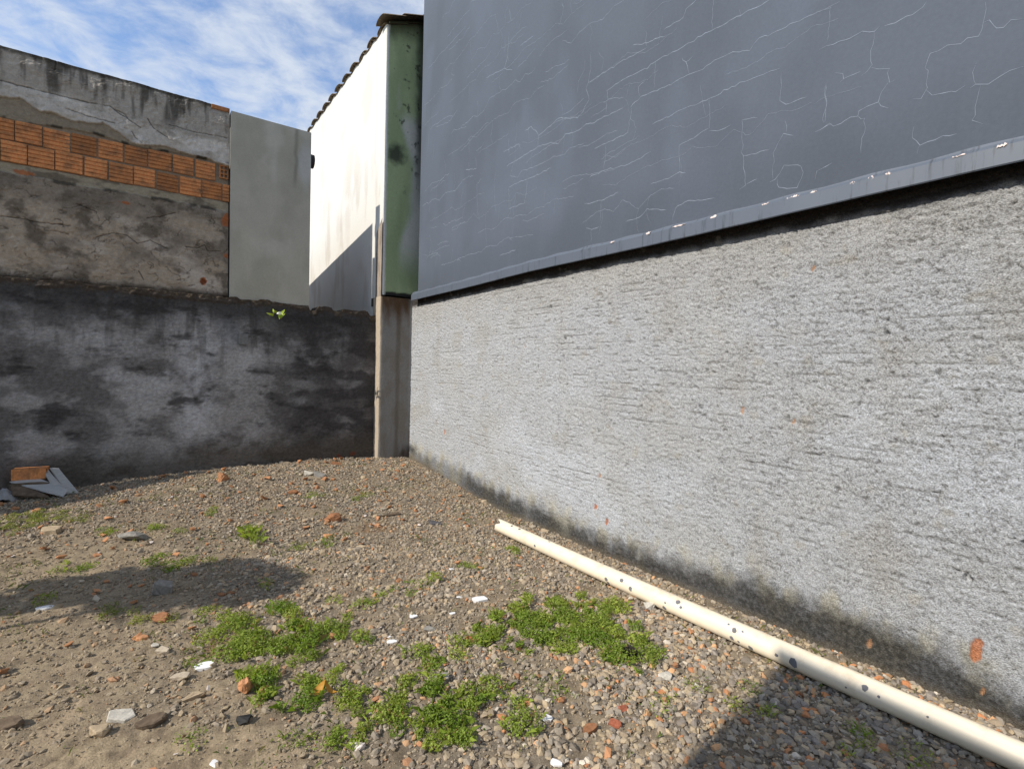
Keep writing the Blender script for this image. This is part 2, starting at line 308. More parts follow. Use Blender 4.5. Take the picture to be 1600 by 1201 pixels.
base = mixcol(base, (.34, .26, .175), sst(.55, .7, n)*.5)
base *= (.62+.76*fbm(GX*48, GY*48, 3, 77, .7))[..., None]
# damp rusty patches
for (px, py, rr) in ((1.62, 4.15, .22), (.33, 2.75, .16), (2.42, 2.05, .14)):
    d = np.hypot(GX-px, GY-py)+.12*(fbm(GX*8, GY*8, 3, 50)-.5)
    base = mixcol(base, (.17, .10, .05), sst(rr, rr*.4, d)*.75)
M_ground = attr_mat('earth', 140, .8, .006, .95, .7, 1.3)
link('ground', mesh_np('ground', np.stack([GX, GY, Z], -1), grid_faces(len(gx), len(gy)), base, True), M_ground, kind='structure')

# ------------------------------------------------------------------ rough right wall
def xb(Y):
    return .11*np.clip((np.asarray(Y, float)-3.6)/2.85, 0, 1)**1.2
ys = list(np.arange(-1.5, .27, .018)); y = .28
while y < 6.43:
    ys.append(y); y += .0042+.0017*y
ys.append(6.43)
ys = np.array(ys); zs = np.arange(-.15, 2.33, .0068)
Yg, Zg = np.meshgrid(ys, zs, indexing='ij')
fade = sst(.5, .78, fbm(Yg*.9+3, Zg*1.6, 3, 61))
soft = sst(.35, .6, fbm(Yg*1.7, Zg*2.5, 3, 62))
course = .203
zz = Zg+.006*(fbm(Yg*1.2, Zg*0+1, 3, 63)-.5)*4
ph = (zz/course) % 1.0
row = np.floor(zz/course)
groove = 0
for g, wd in ((.10, .015), (.33, .016), (.56, .016), (.80, .019)):
    keep = sst(.44, .62, fbm(Yg*3.4+g*40, row*7.3+g*11, 3, int(64+g*10)))
    rough_e = .012*(fbm(Yg*30, Zg*30, 2, 66)-.5)/course
    groove = groove+np.exp(-((ph-g+rough_e)/wd)**2)*keep
vj = ((Yg/.21+.5*(row % 2)) % 1.0)
keepv = sst(.5, .62, fbm(np.floor(Yg/.21+.5*(row % 2))*5.1, row*3.7, 1, 69))
groove = groove+.45*np.exp(-((vj-.5+.03*(fbm(Yg*9, Zg*22, 2, 691)-.5))/.020)**2)*keepv*(1-.6*fade)*sst(.42, .58, fbm(Yg*13, Zg*15, 2, 692))
area = lerp(.25, 1., sst(.42, .6, fbm(Yg*.55, Zg*1.1+2, 3, 70)))*sst(.25, .55, Zg)
hdisp = .015*(fbm(Yg*42, Zg*62, 2, 71, .7)-.5)+.006*(fbm(Yg*14, Zg*24, 3, 72)-.5)+.012*(fbm(Yg*2.5, Zg*4, 3, 73)-.5)
pits = sst(.68, .78, fbm(Yg*24, Zg*44, 2, 74))
hdisp = hdisp-.0095*groove*area-.006*pits
hdisp = hdisp+.005*sst(.60, .75, fbm(Yg*20, Zg*34, 3, 75))
def crev(fy, fz, sd, lo):
    n_ = fbm(Yg*fy, Zg*fz, 3, sd, .6)
    return sst(.90, .985, 1-np.abs(2*n_-1)*2.2)*sst(lo, lo+.12, fbm(Yg*6, Zg*9, 3, sd+7))
crv = np.clip(.8*crev(10, 24, 471, .50)+.9*crev(20, 38, 472, .46)+.9*crev(36, 60, 473, .40), 0, 1.2)
crv = crv*lerp(.55, 1, sst(3.5, 1.2, Yg))
hdisp = hdisp-.0065*crv
hdisp *= lerp(.75, 1, sst(.2, .5, Zg))
stainh = .06+.20*fbm(Yg*1.1, Yg*0, 3, 76)+.06*(fbm(Yg*11, Zg*2+3, 3, 77)-.5)
stainh *= lerp(1.05, .8, sst(1.2, .3, Yg))
gl = gz(np.full(ys.shape, 2.8), ys)[:, None]
Zr = Zg-gl
bc = np.zeros(Yg.shape+(3,))+np.array((.452, .462, .478))
bc = mixcol(bc, (.45, .448, .44), sst(.45, .7, fbm(Yg*1.3, Zg*2, 4, 78))*.6)
bc = mixcol(bc, (.40, .392, .378), sst(.55, .72, fbm(Yg*3, Zg*2.2, 4, 178))*.7)
bc = mixcol(bc, (.53, .55, .585), sst(.5, .68, fbm(Yg*.9+7, Zg*1.5, 4, 79))*.7*sst(1.7, 1.2, Zg))
bc = mixcol(bc, (.41, .40, .385), sst(1.70, 2.15, Zg+.35*(fbm(Yg*2.2, Zg*1.2, 3, 80)-.5))*.75)
bc = mixcol(bc, (.05, .043, .04), sst(2.12, 2.18, Zg+.05*(fbm(Yg*9, Zg*3, 3, 81)-.5)))  # black shadow under the flashing, painted into the wall colour
bc = mixcol(bc, (.40, .37, .31), sst(.66, .76, fbm(Yg*7, Zg*9, 4, 82))*.45)
bc = mixcol(bc, (.13, .125, .12), np.clip(groove*area, 0, 1)*.5)
bc = mixcol(bc, (.12, .115, .11), np.clip(crv, 0, 1)*.62)
bc = mixcol(bc, (.12, .115, .11), pits*.55)
# lime bloom then black mildew at the foot
st = stainh-Zr
bc = mixcol(bc, (.47, .435, .33), sst(-.16, -.02, st+.16*(fbm(Yg*9, Zg*7, 4, 83)-.5))*sst(.42, .64, fbm(Yg*6, Zg*4, 4, 84))*.7)
mil = sst(-.10, .07, st+.14*(fbm(Yg*10, Zg*9, 5, 85, .6)-.5))
speck = sst(.33, .62, fbm(Yg*45, Zg*45, 2, 86))
bc = mixcol(bc, (.034, .032, .029), mil*lerp(.84, .95, speck)*lerp(.6, 1, sst(.3, .55, fbm(Yg*1.4, Zg*1.5, 3, 88))))
bc = mixcol(bc, (.17, .14, .10), sst(.05, -.01, Zr-.02*(fbm(Yg*20, Zg*0, 2, 87)))*.6)
ORANGE = [(.58, .262, .040), (.96, .115, .018), (.553, .101, .018), (1.642, 1.169, .02), (2.795, .342, .026), (2.671, .252, .022), (1.353, 1.131, .013), (2.001, 1.584, .014), (5.354, .607, .025), (2.759, .585, .018), (1.29, 1.924, .014), (3.747, 1.579, .018)]
for (oy, oz, orr) in ORANGE:
    d = np.hypot((Yg-oy)*1.5, (Zg-oz)*.85+(Yg-oy)*.5)+orr*1.5*(fbm(Yg*22+oz*9, Zg*22, 3, 89)-.5)
    tt = sst(orr*1.0, orr*.72, d)
    bc = mixcol(bc, (.50, .17, .06) if orr > .021 else (.46, .25, .13), tt*.85)
    hdisp = hdisp*(1-.7*tt)-.008*tt
# a few deep dark holes
HOLES = [(.95, 1.64, .012), (.95, 1.58, .014), (2.72, 1.86, .014), (1.02, 1.35, .012), (3.2, 1.62, .018), (.62, .55, .02), (.45, .74, .022), (4.9, .42, .016), (3.4, 1.9, .016), (2.3, 2.02, .012)]
for (oy, oz, orr) in HOLES:
    d = np.hypot(Yg-oy, (Zg-oz)*.8)+orr*.9*(fbm(Yg*50, Zg*50, 2, 90)-.5)
    tt = sst(orr, orr*.5, d)
    hdisp = hdisp-.022*tt
Xg = 2.8+xb(Yg)-hdisp
V = np.stack([Xg, Yg, Zg], -1)
M_rough = attr_mat('rough_cast_cement', 170, 1.0, .013, .95, .38, 1.52, .2, (1, .8, 1.2), 8)  # dark pores; tone range widened to stand in for tiny relief shadows
rw = empty('rough_cement_wall', (2.9, 2.5, 0), 'rough grey cement-splashed wall with black mildew foot, right of the yard', 'wall')
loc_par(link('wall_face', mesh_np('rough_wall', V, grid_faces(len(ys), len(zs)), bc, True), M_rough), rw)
M_cem = flat_mat('old_cement', (.3, .29, .275))
bm = bmesh.new()
Yc = np.concatenate([[-1.5], np.linspace(0, 6.43, 24)])
for a_, b_ in zip(Yc[:-1], Yc[1:]):
    xa, xc = 2.84+float(xb(a_)), 2.84+float(xb(b_))
    vs_ = [bm.verts.new(p) for p in ((xa, a_, -.15), (xc, b_, -.15), (xc, b_, 2.325), (xa, a_, 2.325), (3.02, a_, -.15), (3.02, b_, -.15), (3.02, b_, 2.325), (3.02, a_, 2.325))]
    for f in ((0, 1, 2, 3), (3, 2, 6, 7)):
        bm.faces.new([vs_[i] for i in f])
me = bpy.data.meshes.new('core'); bm.to_mesh(me); bm.free()
loc_par(link('wall_core', me, M_cem), rw)

# ------------------------------------------------------------------ dark boundary wall across the back
xs = np.concatenate([np.linspace(-7, -3.3, 8), np.arange(-3.2, -1.4, .018), np.arange(-1.4, 2.468, .0085), [2.47]])
top0 = 2.085
nfront = 262
vv = np.concatenate([np.linspace(-.15, 1, nfront), 1+np.linspace(0, 1, 9)[1:]])   # >1 runs back over the top
Xd, Vd = np.meshgrid(xs, vv, indexing='ij')
ztop = top0-.012*np.clip(Xd, 0, 3)+.022*(fbm(Xd*9, Xd*0, 4, 101)-.5)+.02*sst(.55, .7, fbm(Xd*4, Xd*0+5, 2, 102))-.05*sst(.60, .72, fbm(Xd*5.5, Xd*0+9, 2, 103))*sst(.6, 1.2, Xd)
Zd = np.where(Vd <= 1, lerp(-.15, ztop, np.clip((Vd+.15)/1.15, 0, 1)), ztop+.02*(fbm(Xd*20, Vd*9, 3, 104)-.5))
Yd = np.where(Vd <= 1, 6.59, 6.59+(Vd-1)*.26)
fr = (Vd <= 1)
hd = .011*(fbm(Xd*18, Zd*24, 4, 105, .6)-.5)+.014*(fbm(Xd*3, Zd*4, 3, 106)-.5)+.005*(fbm(Xd*45, Zd*60, 2, 107)-.5)
crumb = sst(ztop-.16, ztop-.02, Zd)
hd = hd+crumb*.035*(fbm(Xd*14, Zd*22, 3, 108)-.55)
hd = hd+.02*sst(ztop-.075, ztop-.05, Zd)*sst(.45, .6, fbm(Xd*2.2, Xd*0, 2, 109))
Yd = Yd-np.where(fr, hd, 0)
gl = gz(xs, np.full(xs.shape, 6.5))[:, None]
Zr = Zd-gl
c = np.zeros(Xd.shape+(3,))+np.array((.145, .138, .137))
sm = fbm(Xd*2.0+2, Zd*2.9, 6, 111, .58)+.12*sst(1.3, .2, np.abs(Xd-.5))-.05
c = mixcol(c, (.305, .297, .298), sst(.40, .62, sm))
sm2 = fbm(Xd*1.7+9, Zd*2.2+4, 6, 113, .6)+.10*sst(1.2, .1, np.abs(Xd-.45))-.04
c = mixcol(c, (.44, .435, .445), sst(.50, .72, sm2)*.8)
c = mixcol(c, (.50, .505, .535), sst(.26, .02, np.abs(Xd-.46)+.12*(fbm(Xd*7, Zd*6, 3, 115)-.5))*sst(.35, .6, Zd)*sst(1.75, 1.35, Zd)*sst(.25, .6, fbm(Xd*7, Zd*5, 4, 116))*.8)
c = mixcol(c, (.24, .255, .285), sst(.20, .05, np.hypot(Xd-.78, (Zd-1.72)*.8)+.1*(fbm(Xd*8, Zd*8, 3, 117)-.5))*.5)
c = mixcol(c, (.042, .040, .040), sst(1.62, 2.02, Zd+.30*(fbm(Xd*3, Zd*2, 4, 118)-.5)+.10*sst(.3, 1.5, Xd))*.88)
c = mixcol(c, (.050, .046, .047), sst(.95, 1.7, Xd+.5*(fbm(Xd*2, Zd*3.5, 4, 119)-.5))*lerp(.45, .92, sst(.40, .58, fbm(Xd*2.4, Zd*4, 4, 120))))
dk = sst(.54, .70, fbm(Xd*2.0-4, Zd*4.6, 6, 121, .62))
c = mixcol(c, (.040, .037, .037), dk*.82)
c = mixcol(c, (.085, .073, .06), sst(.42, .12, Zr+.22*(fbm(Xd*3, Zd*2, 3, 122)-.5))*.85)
c = mixcol(c, (.075, .055, .038), sst(ztop-.10, ztop-.01, Zd+.05*(fbm(Xd*14, Zd*14, 3, 123)-.5))*.8)
c = mixcol(c, (.16, .13, .085), sst(.62, .72, fbm(Xd*30, Zd*30, 2, 124))*sst(ztop-.07, ztop-.01, Zd))
c = mixcol(c, (.05, .046, .043), sst(.52, .68, fbm(Xd*11, Zd*1.3, 4, 127, .6))*sst(.9, 2.0, Zd)*.55)
c *= (.45+1.1*fbm(Xd*26, Zd*38, 4, 125, .68))[..., None]*np.array((1.03, 1.0, .94))
for (oy, oz, orr) in ((2.20, .22, .04), (2.02, .20, .03)):
    d = np.hypot(Xd-oy, Zd-oz)+orr*1.5*(fbm(Xd*30, Zd*30, 2, 126)-.5)
    c = mixcol(c, (.16, .05, .025), sst(orr, orr*.5, d)*.9)
M_dark = attr_mat('mouldy_render', 90, .4, .004, .95, .8, 1.2)
dw = empty('boundary_wall', (0, 6.7, 0), 'low blackened mouldy rendered wall with pale smears across the back', 'wall')
loc_par(link('wall_face', mesh_np('dark_wall', np.stack([Xd, Yd, Zd], -1), grid_faces(len(xs), len(vv)), c, True), M_dark), dw)
# small square patch of newer mortar
pm = box_mesh('patch', (.865, 6.578, 1.56), (.965, 6.62, 1.68), .004)
loc_par(link('mortar_patch', pm, flat_mat('patch_mortar', (.19, .185, .175))), dw)

# ------------------------------------------------------------------ concrete pillar in the corner
xs = np.linspace(2.47, 2.925, 58); zs = np.arange(-.1, 2.262, .0085)
nleft = 22
u = np.concatenate([np.linspace(-1, 0, nleft)[:-1], np.linspace(0, 1, 58)])
Ug, Zg = np.meshgrid(u, zs, indexing='ij')
wob = .010*(fbm(Zg*2.1, Zg*0, 3, 131)-.5)
Xp = np.where(Ug <= 0, 2.47+wob, lerp(2.47, 2.925, np.clip(Ug, 0, 1))+wob*(1-np.clip(Ug, 0, 1)))
Yp = np.where(Ug <= 0, 6.43+.25*(-Ug), 6.43)
edge = np.exp(-(Ug/.035)**2)
Yp = Yp-np.where(Ug > 0, .010*(fbm(Ug*7, Zg*8, 4, 132)-.5)+.004*(fbm(Ug*40, Zg*60, 2, 133)-.5), 0)+.008*edge
Xp = Xp-np.where(Ug <= 0, .006*(fbm(Ug*7, Zg*14, 3, 134)-.5), 0)+.006*edge
c = np.zeros(Ug.shape+(3,))+np.array((.225, .21, .19))
c = mixcol(c, (.195, .172, .142), sst(.42, .62, fbm(Ug*2.5, Zg*4, 5, 135))*.8)
c = mixcol(c, (.23, .22, .205), sst(.55, .72, fbm(Ug*5+3, Zg*2, 4, 136))*.7)
c = mixcol(c, (.105, .085, .06), sst(.10, .02, np.abs(Ug-.55)+.08*(fbm(Ug*4, Zg*3, 3, 137)-.5))*.55)
c = mixcol(c, (.095, .05, .022), sst(1.85, 2.2, Zg+.3*(fbm(Ug*6, Zg*4, 3, 138)-.5))*sst(.8, .55, np.abs(Ug-.45)*1.6)*.9)
c = mixcol(c, (.065, .04, .027), sst(.34, .16, Zg+.22*(fbm(Ug*7, Zg*6, 3, 139)-.5))*sst(.45, .8, Ug)*.85)
c = mixcol(c, (.30, .29, .275), sst(.88, .95, Ug+.06*(fbm(Zg*6, Ug*2, 3, 140)-.5))*.8*sst(.5, .9, Zg))
c = mixcol(c, (.45, .37, .28), np.where(Ug <= 0, .9, 0)*np.ones(Ug.shape))
c *= (.82+.36*fbm(Ug*30, Zg*40, 3, 141))[..., None]
M_conc = attr_mat('weathered_concrete', 120, .5, .004, .93, .85, 1.15)
pil = empty('concrete_pillar', (2.7, 6.55, 0), 'short brown-grey concrete pillar in the corner under the green wall', 'pillar')
loc_par(link('shaft', mesh_np('pillar', np.stack([Xp, Yp, Zg], -1), grid_faces(len(u), len(zs)), c, True), M_conc), pil)
bm = bmesh.new(); box_bm(bm, (2.482, 6.445, 2.15), (2.915, 6.80, 2.258))
me = bpy.data.meshes.new('cap'); bm.to_mesh(me); bm.free()
loc_par(link('pillar_core', me, flat_mat('pillar_cap_dark', (.05, .04, .03))), pil)  # near-black block closing the pillar top

# ------------------------------------------------------------------ neighbour building with bare bricks
nb = empty('brick_house', (-1.5, 6.9, 0), 'weathered house wall of patchy plaster with two bare orange brick rows', 'house')
xs = np.concatenate([np.linspace(-7, -3.3, 8), np.arange(-3.2, -1.4, .014), np.arange(-1.4, .758, .0062), [.7605]])
zs = np.arange(1.95, 4.176, .0062)
Xf, Zf = np.meshgrid(xs, zs, indexing='ij')
def interp_line(pts):
    a = np.array(pts); o = np.argsort(a[:, 0])
    return np.interp(xs, a[o, 0], a[o, 1])[:, None]
jag = .022*(fbm(Xf*22, Zf*22, 4, 151)-.5)+.03*(fbm(Xf*7, Zf*7, 3, 152)-.5)
zb_top = interp_line(FAC['bric'])
zedge = interp_line(FAC['edge'])
zlow = interp_line(FAC['low'])
z2b = 3.145
brick_zone = sst(-.006, .006, zb_top+jag*.5-Zf)*sst(-.006, .006, Zf-z2b-jag*.35)
band = sst(-.006, .006, Zf-zlow-jag)*(1-sst(-.006, .006, Zf-z2b-jag*.35))        # thin mortar bed under the bricks
upper2 = sst(-.005, .005, Zf-zedge-jag)                                            # thick pale coat
upper1 = sst(-.005, .005, Zf-zb_top-jag*.5)*(1-upper2)                              # thin brown coat
lower = 1-sst(-.006, .006, Zf-zlow-jag)
und = .016*(fbm(Xf*3, Zf*4, 4, 153)-.5)+.006*(fbm(Xf*14, Zf*18, 4, 154)-.5)+.0025*(fbm(Xf*60, Zf*60, 2, 155)-.5)
# scaly delamination on the coats
terr = fbm(Xf*3.2, Zf*4.2, 4, 156)
scal = .006*sst(.50, .56, terr)+.005*sst(.60, .63, terr)*upper2
thick = .052*upper2+.034*upper1+.042*lower+.030*band+.020*brick_zone
hd = thick+np.where(brick_zone > .5, .7, 1.0)*und*1.4+scal*(upper2+lower)
low_rub = sst(2.30, 2.12, Zf+.12*(fbm(Xf*5, Zf*5, 3, 157)-.5))
hd = hd+low_rub*.03*(fbm(Xf*9, Zf*14, 4, 158)-.5)
crk = np.full(Xf.shape, 9.)
wobx, wobz = .014*(fbm(Xf*16, Zf*16, 3, 159)-.5), .014*(fbm(Xf*16+9, Zf*16, 3, 160)-.5)
for k in ('step1', 'cr1', 'cr2', 'cr3', 'cr4', 'cr5', 'cr6', 'cr8', 'cr9', 'cr10', 'cr11', 'cr12', 'cr13'):
    crk = np.minimum(crk, polydist(Xf+wobx, Zf+wobz, FAC[k])*(1 if k == 'step1' else 1.25))
ck = sst(.0065, .002, crk)*sst(.30, .52, fbm(Xf*9, Zf*9, 3, 260)+.12)
hd = hd-.010*ck
hd = hd-.05*sst(.032, .018, np.hypot(Xf-.523, (Zf-2.235)*.8)+.02*(fbm(Xf*30, Zf*30, 2, 161)-.5))
c = np.zeros(Xf.shape+(3,))
c[:] = (.37, .315, .255)                                                           # lower coat
ml = fbm(Xf*2.2, Zf*2.6, 5, 162, .55)
c = mixcol(c, (.165, .142, .118), sst(.42, .62, ml)*.8)
c = mixcol(c, (.48, .43, .38), sst(.54, .70, fbm(Xf*1.7+5, Zf*2.3, 5, 163))*.8)
c = mixcol(c, (.15, .13, .108), sst(2.72, 3.0, Zf+.25*(ml-.5)-.05*Xf)*.55)
c = mixcol(c, (.085, .07, .055), sst(.54, .70, fbm(Xf*3.1+2, Zf*3.6, 5, 262, .6))*.75)
def fcrev(f, sd, lo):
    n_ = fbm(Xf*f, Zf*f*1.3, 4, sd, .55)
    return sst(.93, .99, 1-np.abs(2*n_-1)*2.0)*sst(lo, lo+.1, fbm(Xf*4, Zf*4, 3, sd+5))
fc = np.clip(fcrev(3.2, 263, .50)+.8*fcrev(7, 264, .50), 0, 1)*(lower+upper2)
hd = hd-.006*fc
c = mixcol(c, (.05, .042, .034), fc*.6)
c = mixcol(c, (.32, .285, .215), band*.9)
c = mixcol(c, (.12, .10, .08), band*sst(.5, .65, fbm(Xf*4, Zf*9, 4, 164))*.8)
c = mixcol(c, (.26, .215, .165), brick_zone*.95)
c = mixcol(c, (.25, .215, .165), upper1)
c = mixcol(c, (.46, .44, .415), upper2)
c = mixcol(c, (.58, .555, .525), upper2*sst(.5, .66, fbm(Xf*2.4, Zf*5, 4, 165))*.9)
c = mixcol(c, (.32, .295, .265), upper2*sst(.56, .68, fbm(Xf*3.6+1, Zf*6, 4, 166))*.7)
# band above the long crack is darker, with mould running down from the coping
zst = interp_line(FAC['step1'])
topb = upper2*sst(-.01, .03, Zf-np.maximum(zst, 3.78)-.03*(fbm(Xf*5, Zf*3, 3, 167)-.5))
c = mixcol(c, (.34, .315, .285), topb*.8)
drip = fbm(Xf*7, Zf*1.1, 4, 168, .6)
run = sst(.50, .68, drip+.20*(Zf-3.92))*sst(3.70, 3.98, Zf)
c = mixcol(c, (.042, .038, .032), run*.8)
c = mixcol(c, (.04, .037, .03), sst(4.12, 4.165, Zf+.03*(fbm(Xf*12, Zf*9, 3, 169)-.5))*.85)
c = mixcol(c, (.03, .026, .022), ck*.7)
c = mixcol(c, (.035, .03, .024), sst(.020, .004, np.abs(Zf-zb_top-jag*.5-.006))*sst(.50, .62, fbm(Xf*6, Xf*0, 3, 265))*.9)
c = mixcol(c, (.04, .034, .026), sst(.030, .006, np.abs(Zf-zlow-jag))*sst(.45, .60, fbm(Xf*5+3, Xf*0, 3, 266))*.85)
c = mixcol(c, (.055, .04, .028), sst(2.17, 2.09, Zf+.05*(fbm(Xf*8, Zf*8, 3, 170)-.5))*.9)
for (oy, oz, orr) in ((.523, 2.235, .04), (.735, 2.93, .055), (.745, 2.98, .04), (-.93, 3.075, .045), (-.17, 2.95, .03), (.745, 2.55, .03)):
    d = np.hypot((Xf-oy)*(.55 if oy < 0 else 1), (Zf-oz)*(1.6 if oy < 0 else .8))+orr*1.2*(fbm(Xf*26, Zf*26, 3, 171)-.5)
    c = mixcol(c, (.36, .12, .045), sst(orr, orr*.6, d)*.85)
c *= (.72+.56*fbm(Xf*24, Zf*24, 4, 172, .6))[..., None]*np.array((1.06, 1.0, .91))
M_fac = attr_mat('patchy_plaster', 80, .55, .004, .93, .85, 1.15)
loc_par(link('plaster_coat', mesh_np('facade', np.stack([Xf, 6.69-hd, Zf], -1), grid_faces(len(xs), len(zs)), c, True), M_fac), nb)
M_body = flat_mat('old_render', (.22, .2, .18))
def prism(bm, pts):      # pts: 4 bottom, 4 top
    v = [bm.verts.new(p) for p in pts]
    for f in ((3, 2, 1, 0), (4, 5, 6, 7), (0, 1, 5, 4), (1, 2, 6, 5), (2, 3, 7, 6), (3, 0, 4, 7)):
        bm.faces.new([v[i] for i in f])
def prism_mesh(name, pts):
    bm = bmesh.new(); prism(bm, pts)
    bmesh.ops.recalc_face_normals(bm, faces=bm.faces[:])
    me_ = bpy.data.meshes.new(name); bm.to_mesh(me_); bm.free(); return me_
loc_par(link('front_wall', box_mesh('front_wall', (-7, 6.71, 0), (.755, 6.86, 4.168)), M_body), nb)
loc_par(link('rear_body', prism_mesh('rear_body', [(-7, 6.87, 0), (1.60, 6.87, 0), (1.60, 11.2, 0), (-7, 11.2, 0), (-7, 6.87, 3.93), (1.60, 6.87, 3.93), (1.60, 11.2, 3.32), (-7, 11.2, 3.32)]), M_body), nb)
loc_par(link('roof', prism_mesh('roof', [(-7, 6.87, 3.935), (1.60, 6.87, 3.935), (1.60, 11.3, 3.31), (-7, 11.3, 3.31), (-7, 6.87, 3.98), (1.60, 6.87, 3.98), (1.60, 11.3, 3.355), (-7, 11.3, 3.355)]), flat_mat('fibre_cement', (.3, .3, .29))), nb)
# bricks: one grooved face mesh per length, shared
M_brick = flat_mat('fired_clay', (.55, .225, .085), 45, .5, .004, .88, .7, 1.25, .15, (1, 1, 1), objvar=.3)
_nt = M_brick.node_tree; _b = _nt.nodes['Principled BSDF']
_src = _b.inputs['Base Color'].links[0].from_socket
_tc = _nt.nodes.new('ShaderNodeTexCoord'); _oi = _nt.nodes.new('ShaderNodeObjectInfo')
_ad = _nt.nodes.new('ShaderNodeVectorMath'); _ad.operation = 'ADD'
_nt.links.new(_tc.outputs['Object'], _ad.inputs[0]); _nt.links.new(_oi.outputs['Location'], _ad.inputs[1])
_n = _nt.nodes.new('ShaderNodeTexNoise'); _n.inputs['Scale'].default_value = 9; _n.inputs['Detail'].default_value = 7; _n.inputs['Roughness'].default_value = .65
_nt.links.new(_ad.outputs[0], _n.inputs['Vector'])
_mr = _nt.nodes.new('ShaderNodeMapRange'); _mr.inputs['From Min'].default_value = .47; _mr.inputs['From Max'].default_value = .68; _mr.inputs['To Max'].default_value = .85
_nt.links.new(_n.outputs['Fac'], _mr.inputs['Value'])
_mx = _nt.nodes.new('ShaderNodeMix'); _mx.data_type = 'RGBA'; _mx.inputs[7].default_value = (.17, .10, .06, 1)
_nt.links.new(_mr.outputs[0], _mx.inputs['Factor']); _nt.links.new(_src, _mx.inputs[6]); _nt.links.new(_mx.outputs[2], _b.inputs['Base Color'])
def brick_mesh(L, H=.186, D=.085):
    bm = bmesh.new()
    prof = []                                   # (depth, z) up the ridged face
    nr = 5
    prof.append((.004, 0.0)); prof.append((0, .004))
    for k in range(1, nr):
        zc_ = H*k/nr
        prof += [(0, zc_-.006), (.0085, zc_-.002), (.0085, zc_+.003), (0, zc_+.006)]
    prof += [(0, H-.004), (.004, H)]
    rows = []
    for x in (0, L):
        rows.append([bm.verts.new((x, d, z)) for d, z in prof]+[bm.verts.new((x, D, H)), bm.verts.new((x, D, 0))])
    n_ = len(rows[0])
    for i in range(n_):
        j = (i+1) % n_
        bm.faces.new((rows[0][i], rows[1][i], rows[1][j], rows[0][j]))
    bm.faces.new(rows[0][::-1]); bm.faces.new(rows[1])
    bmesh.ops.recalc_face_normals(bm, faces=bm.faces[:])
    me_ = bpy.data.meshes.new('brick'); bm.to_mesh(me_); bm.free()
    return me_
bmeshes = {}
def lay(xa, xe, z, jitter=True):
    L = round((xe-xa-random.choice((.008, .012, .018)))/.008)*.008
    if L not in bmeshes: bmeshes[L] = brick_mesh(L)
    o = link('brick', bmeshes[L], M_brick, nb)
    o.location = Vector(((xa+xe-L)/2, 6.652+random.uniform(-.007, .008), z+random.uniform(-.005, .005)))-nb.location
    o.rotation_euler = (random.uniform(-.012, .012), random.uniform(-.008, .008), random.uniform(-.015, .015))
ROW1 = [ROW1[0]-.196*k for k in range(8, 0, -1)]+ROW1
ROW2 = [ROW2[0]-.196*k for k in range(8, 0, -1)]+ROW2
for a_, b_ in zip(ROW1[:-1], ROW1[1:]): lay(a_, b_, 3.352+.012*(a_+1)/1.7)
for a_, b_ in zip(ROW2[:-1], ROW2[1:]): lay(a_, b_, 3.152)
# the turned brick showing its six cells
def hollow_brick_mesh(W, H, D, nx_, nz_, wall=.011, deep=.05):
    bm = bmesh.new()
    cw = (W-wall*(nx_+1))/nx_; ch = (H-wall*(nz_+1))/nz_
    xe = [0]; ze = [0]
    for i in range(nx_): xe += [wall*(i+1)+cw*i, wall*(i+1)+cw*(i+1)]
    xe.append(W)
    for i in range(nz_): ze += [wall*(i+1)+ch*i, wall*(i+1)+ch*(i+1)]
    ze.append(H)
    g = [[bm.verts.new((x, 0, z)) for z in ze] for x in xe]
    for i in range(len(xe)-1):
        for j in range(len(ze)-1):
            q = (g[i][j], g[i+1][j], g[i+1][j+1], g[i][j+1])
            if i % 2 == 1 and j % 2 == 1:
                b4 = [bm.verts.new((v.co.x, deep, v.co.z)) for v in q]
                bm.faces.new(b4)
                for k in range(4): bm.faces.new((q[k], q[(k+1) % 4], b4[(k+1) % 4], b4[k]))
            else:
                bm.faces.new(q)
    bk = [bm.verts.new(p) for p in ((0, D, 0), (W, D, 0), (W, D, H), (0, D, H))]
    bm.faces.new(bk)
    bo = [g[i][0] for i in range(len(xe))]; to = [g[i][-1] for i in range(len(xe))]
    le = g[0]; ri = g[-1]
    bm.faces.new(bo[::-1]+[bk[0], bk[1]][:2]) if False else None
    bm.faces.new([bk[1], bk[0]]+bo); bm.faces.new([bk[3], bk[2]]+to[::-1])
    bm.faces.new([bk[0], bk[3]]+le[::-1]); bm.faces.new([bk[2], bk[1]]+ri)
    bmesh.ops.recalc_face_normals(bm, faces=bm.faces[:])
    me_ = bpy.data.meshes.new('hollow_brick'); bm.to_mesh(me_); bm.free(); return me_
o = link('end_brick', hollow_brick_mesh(.088, .145, .1, 2, 3), M_brick, nb)
o.location = Vector((.668, 6.648, 3.40))-nb.location
o = link('coping_brick', box_mesh('coping_brick', (0, 0, 0), (.17, .09, .045), .004), M_brick, nb)
o.location = Vector((.585, 6.625, 4.13))-nb.location

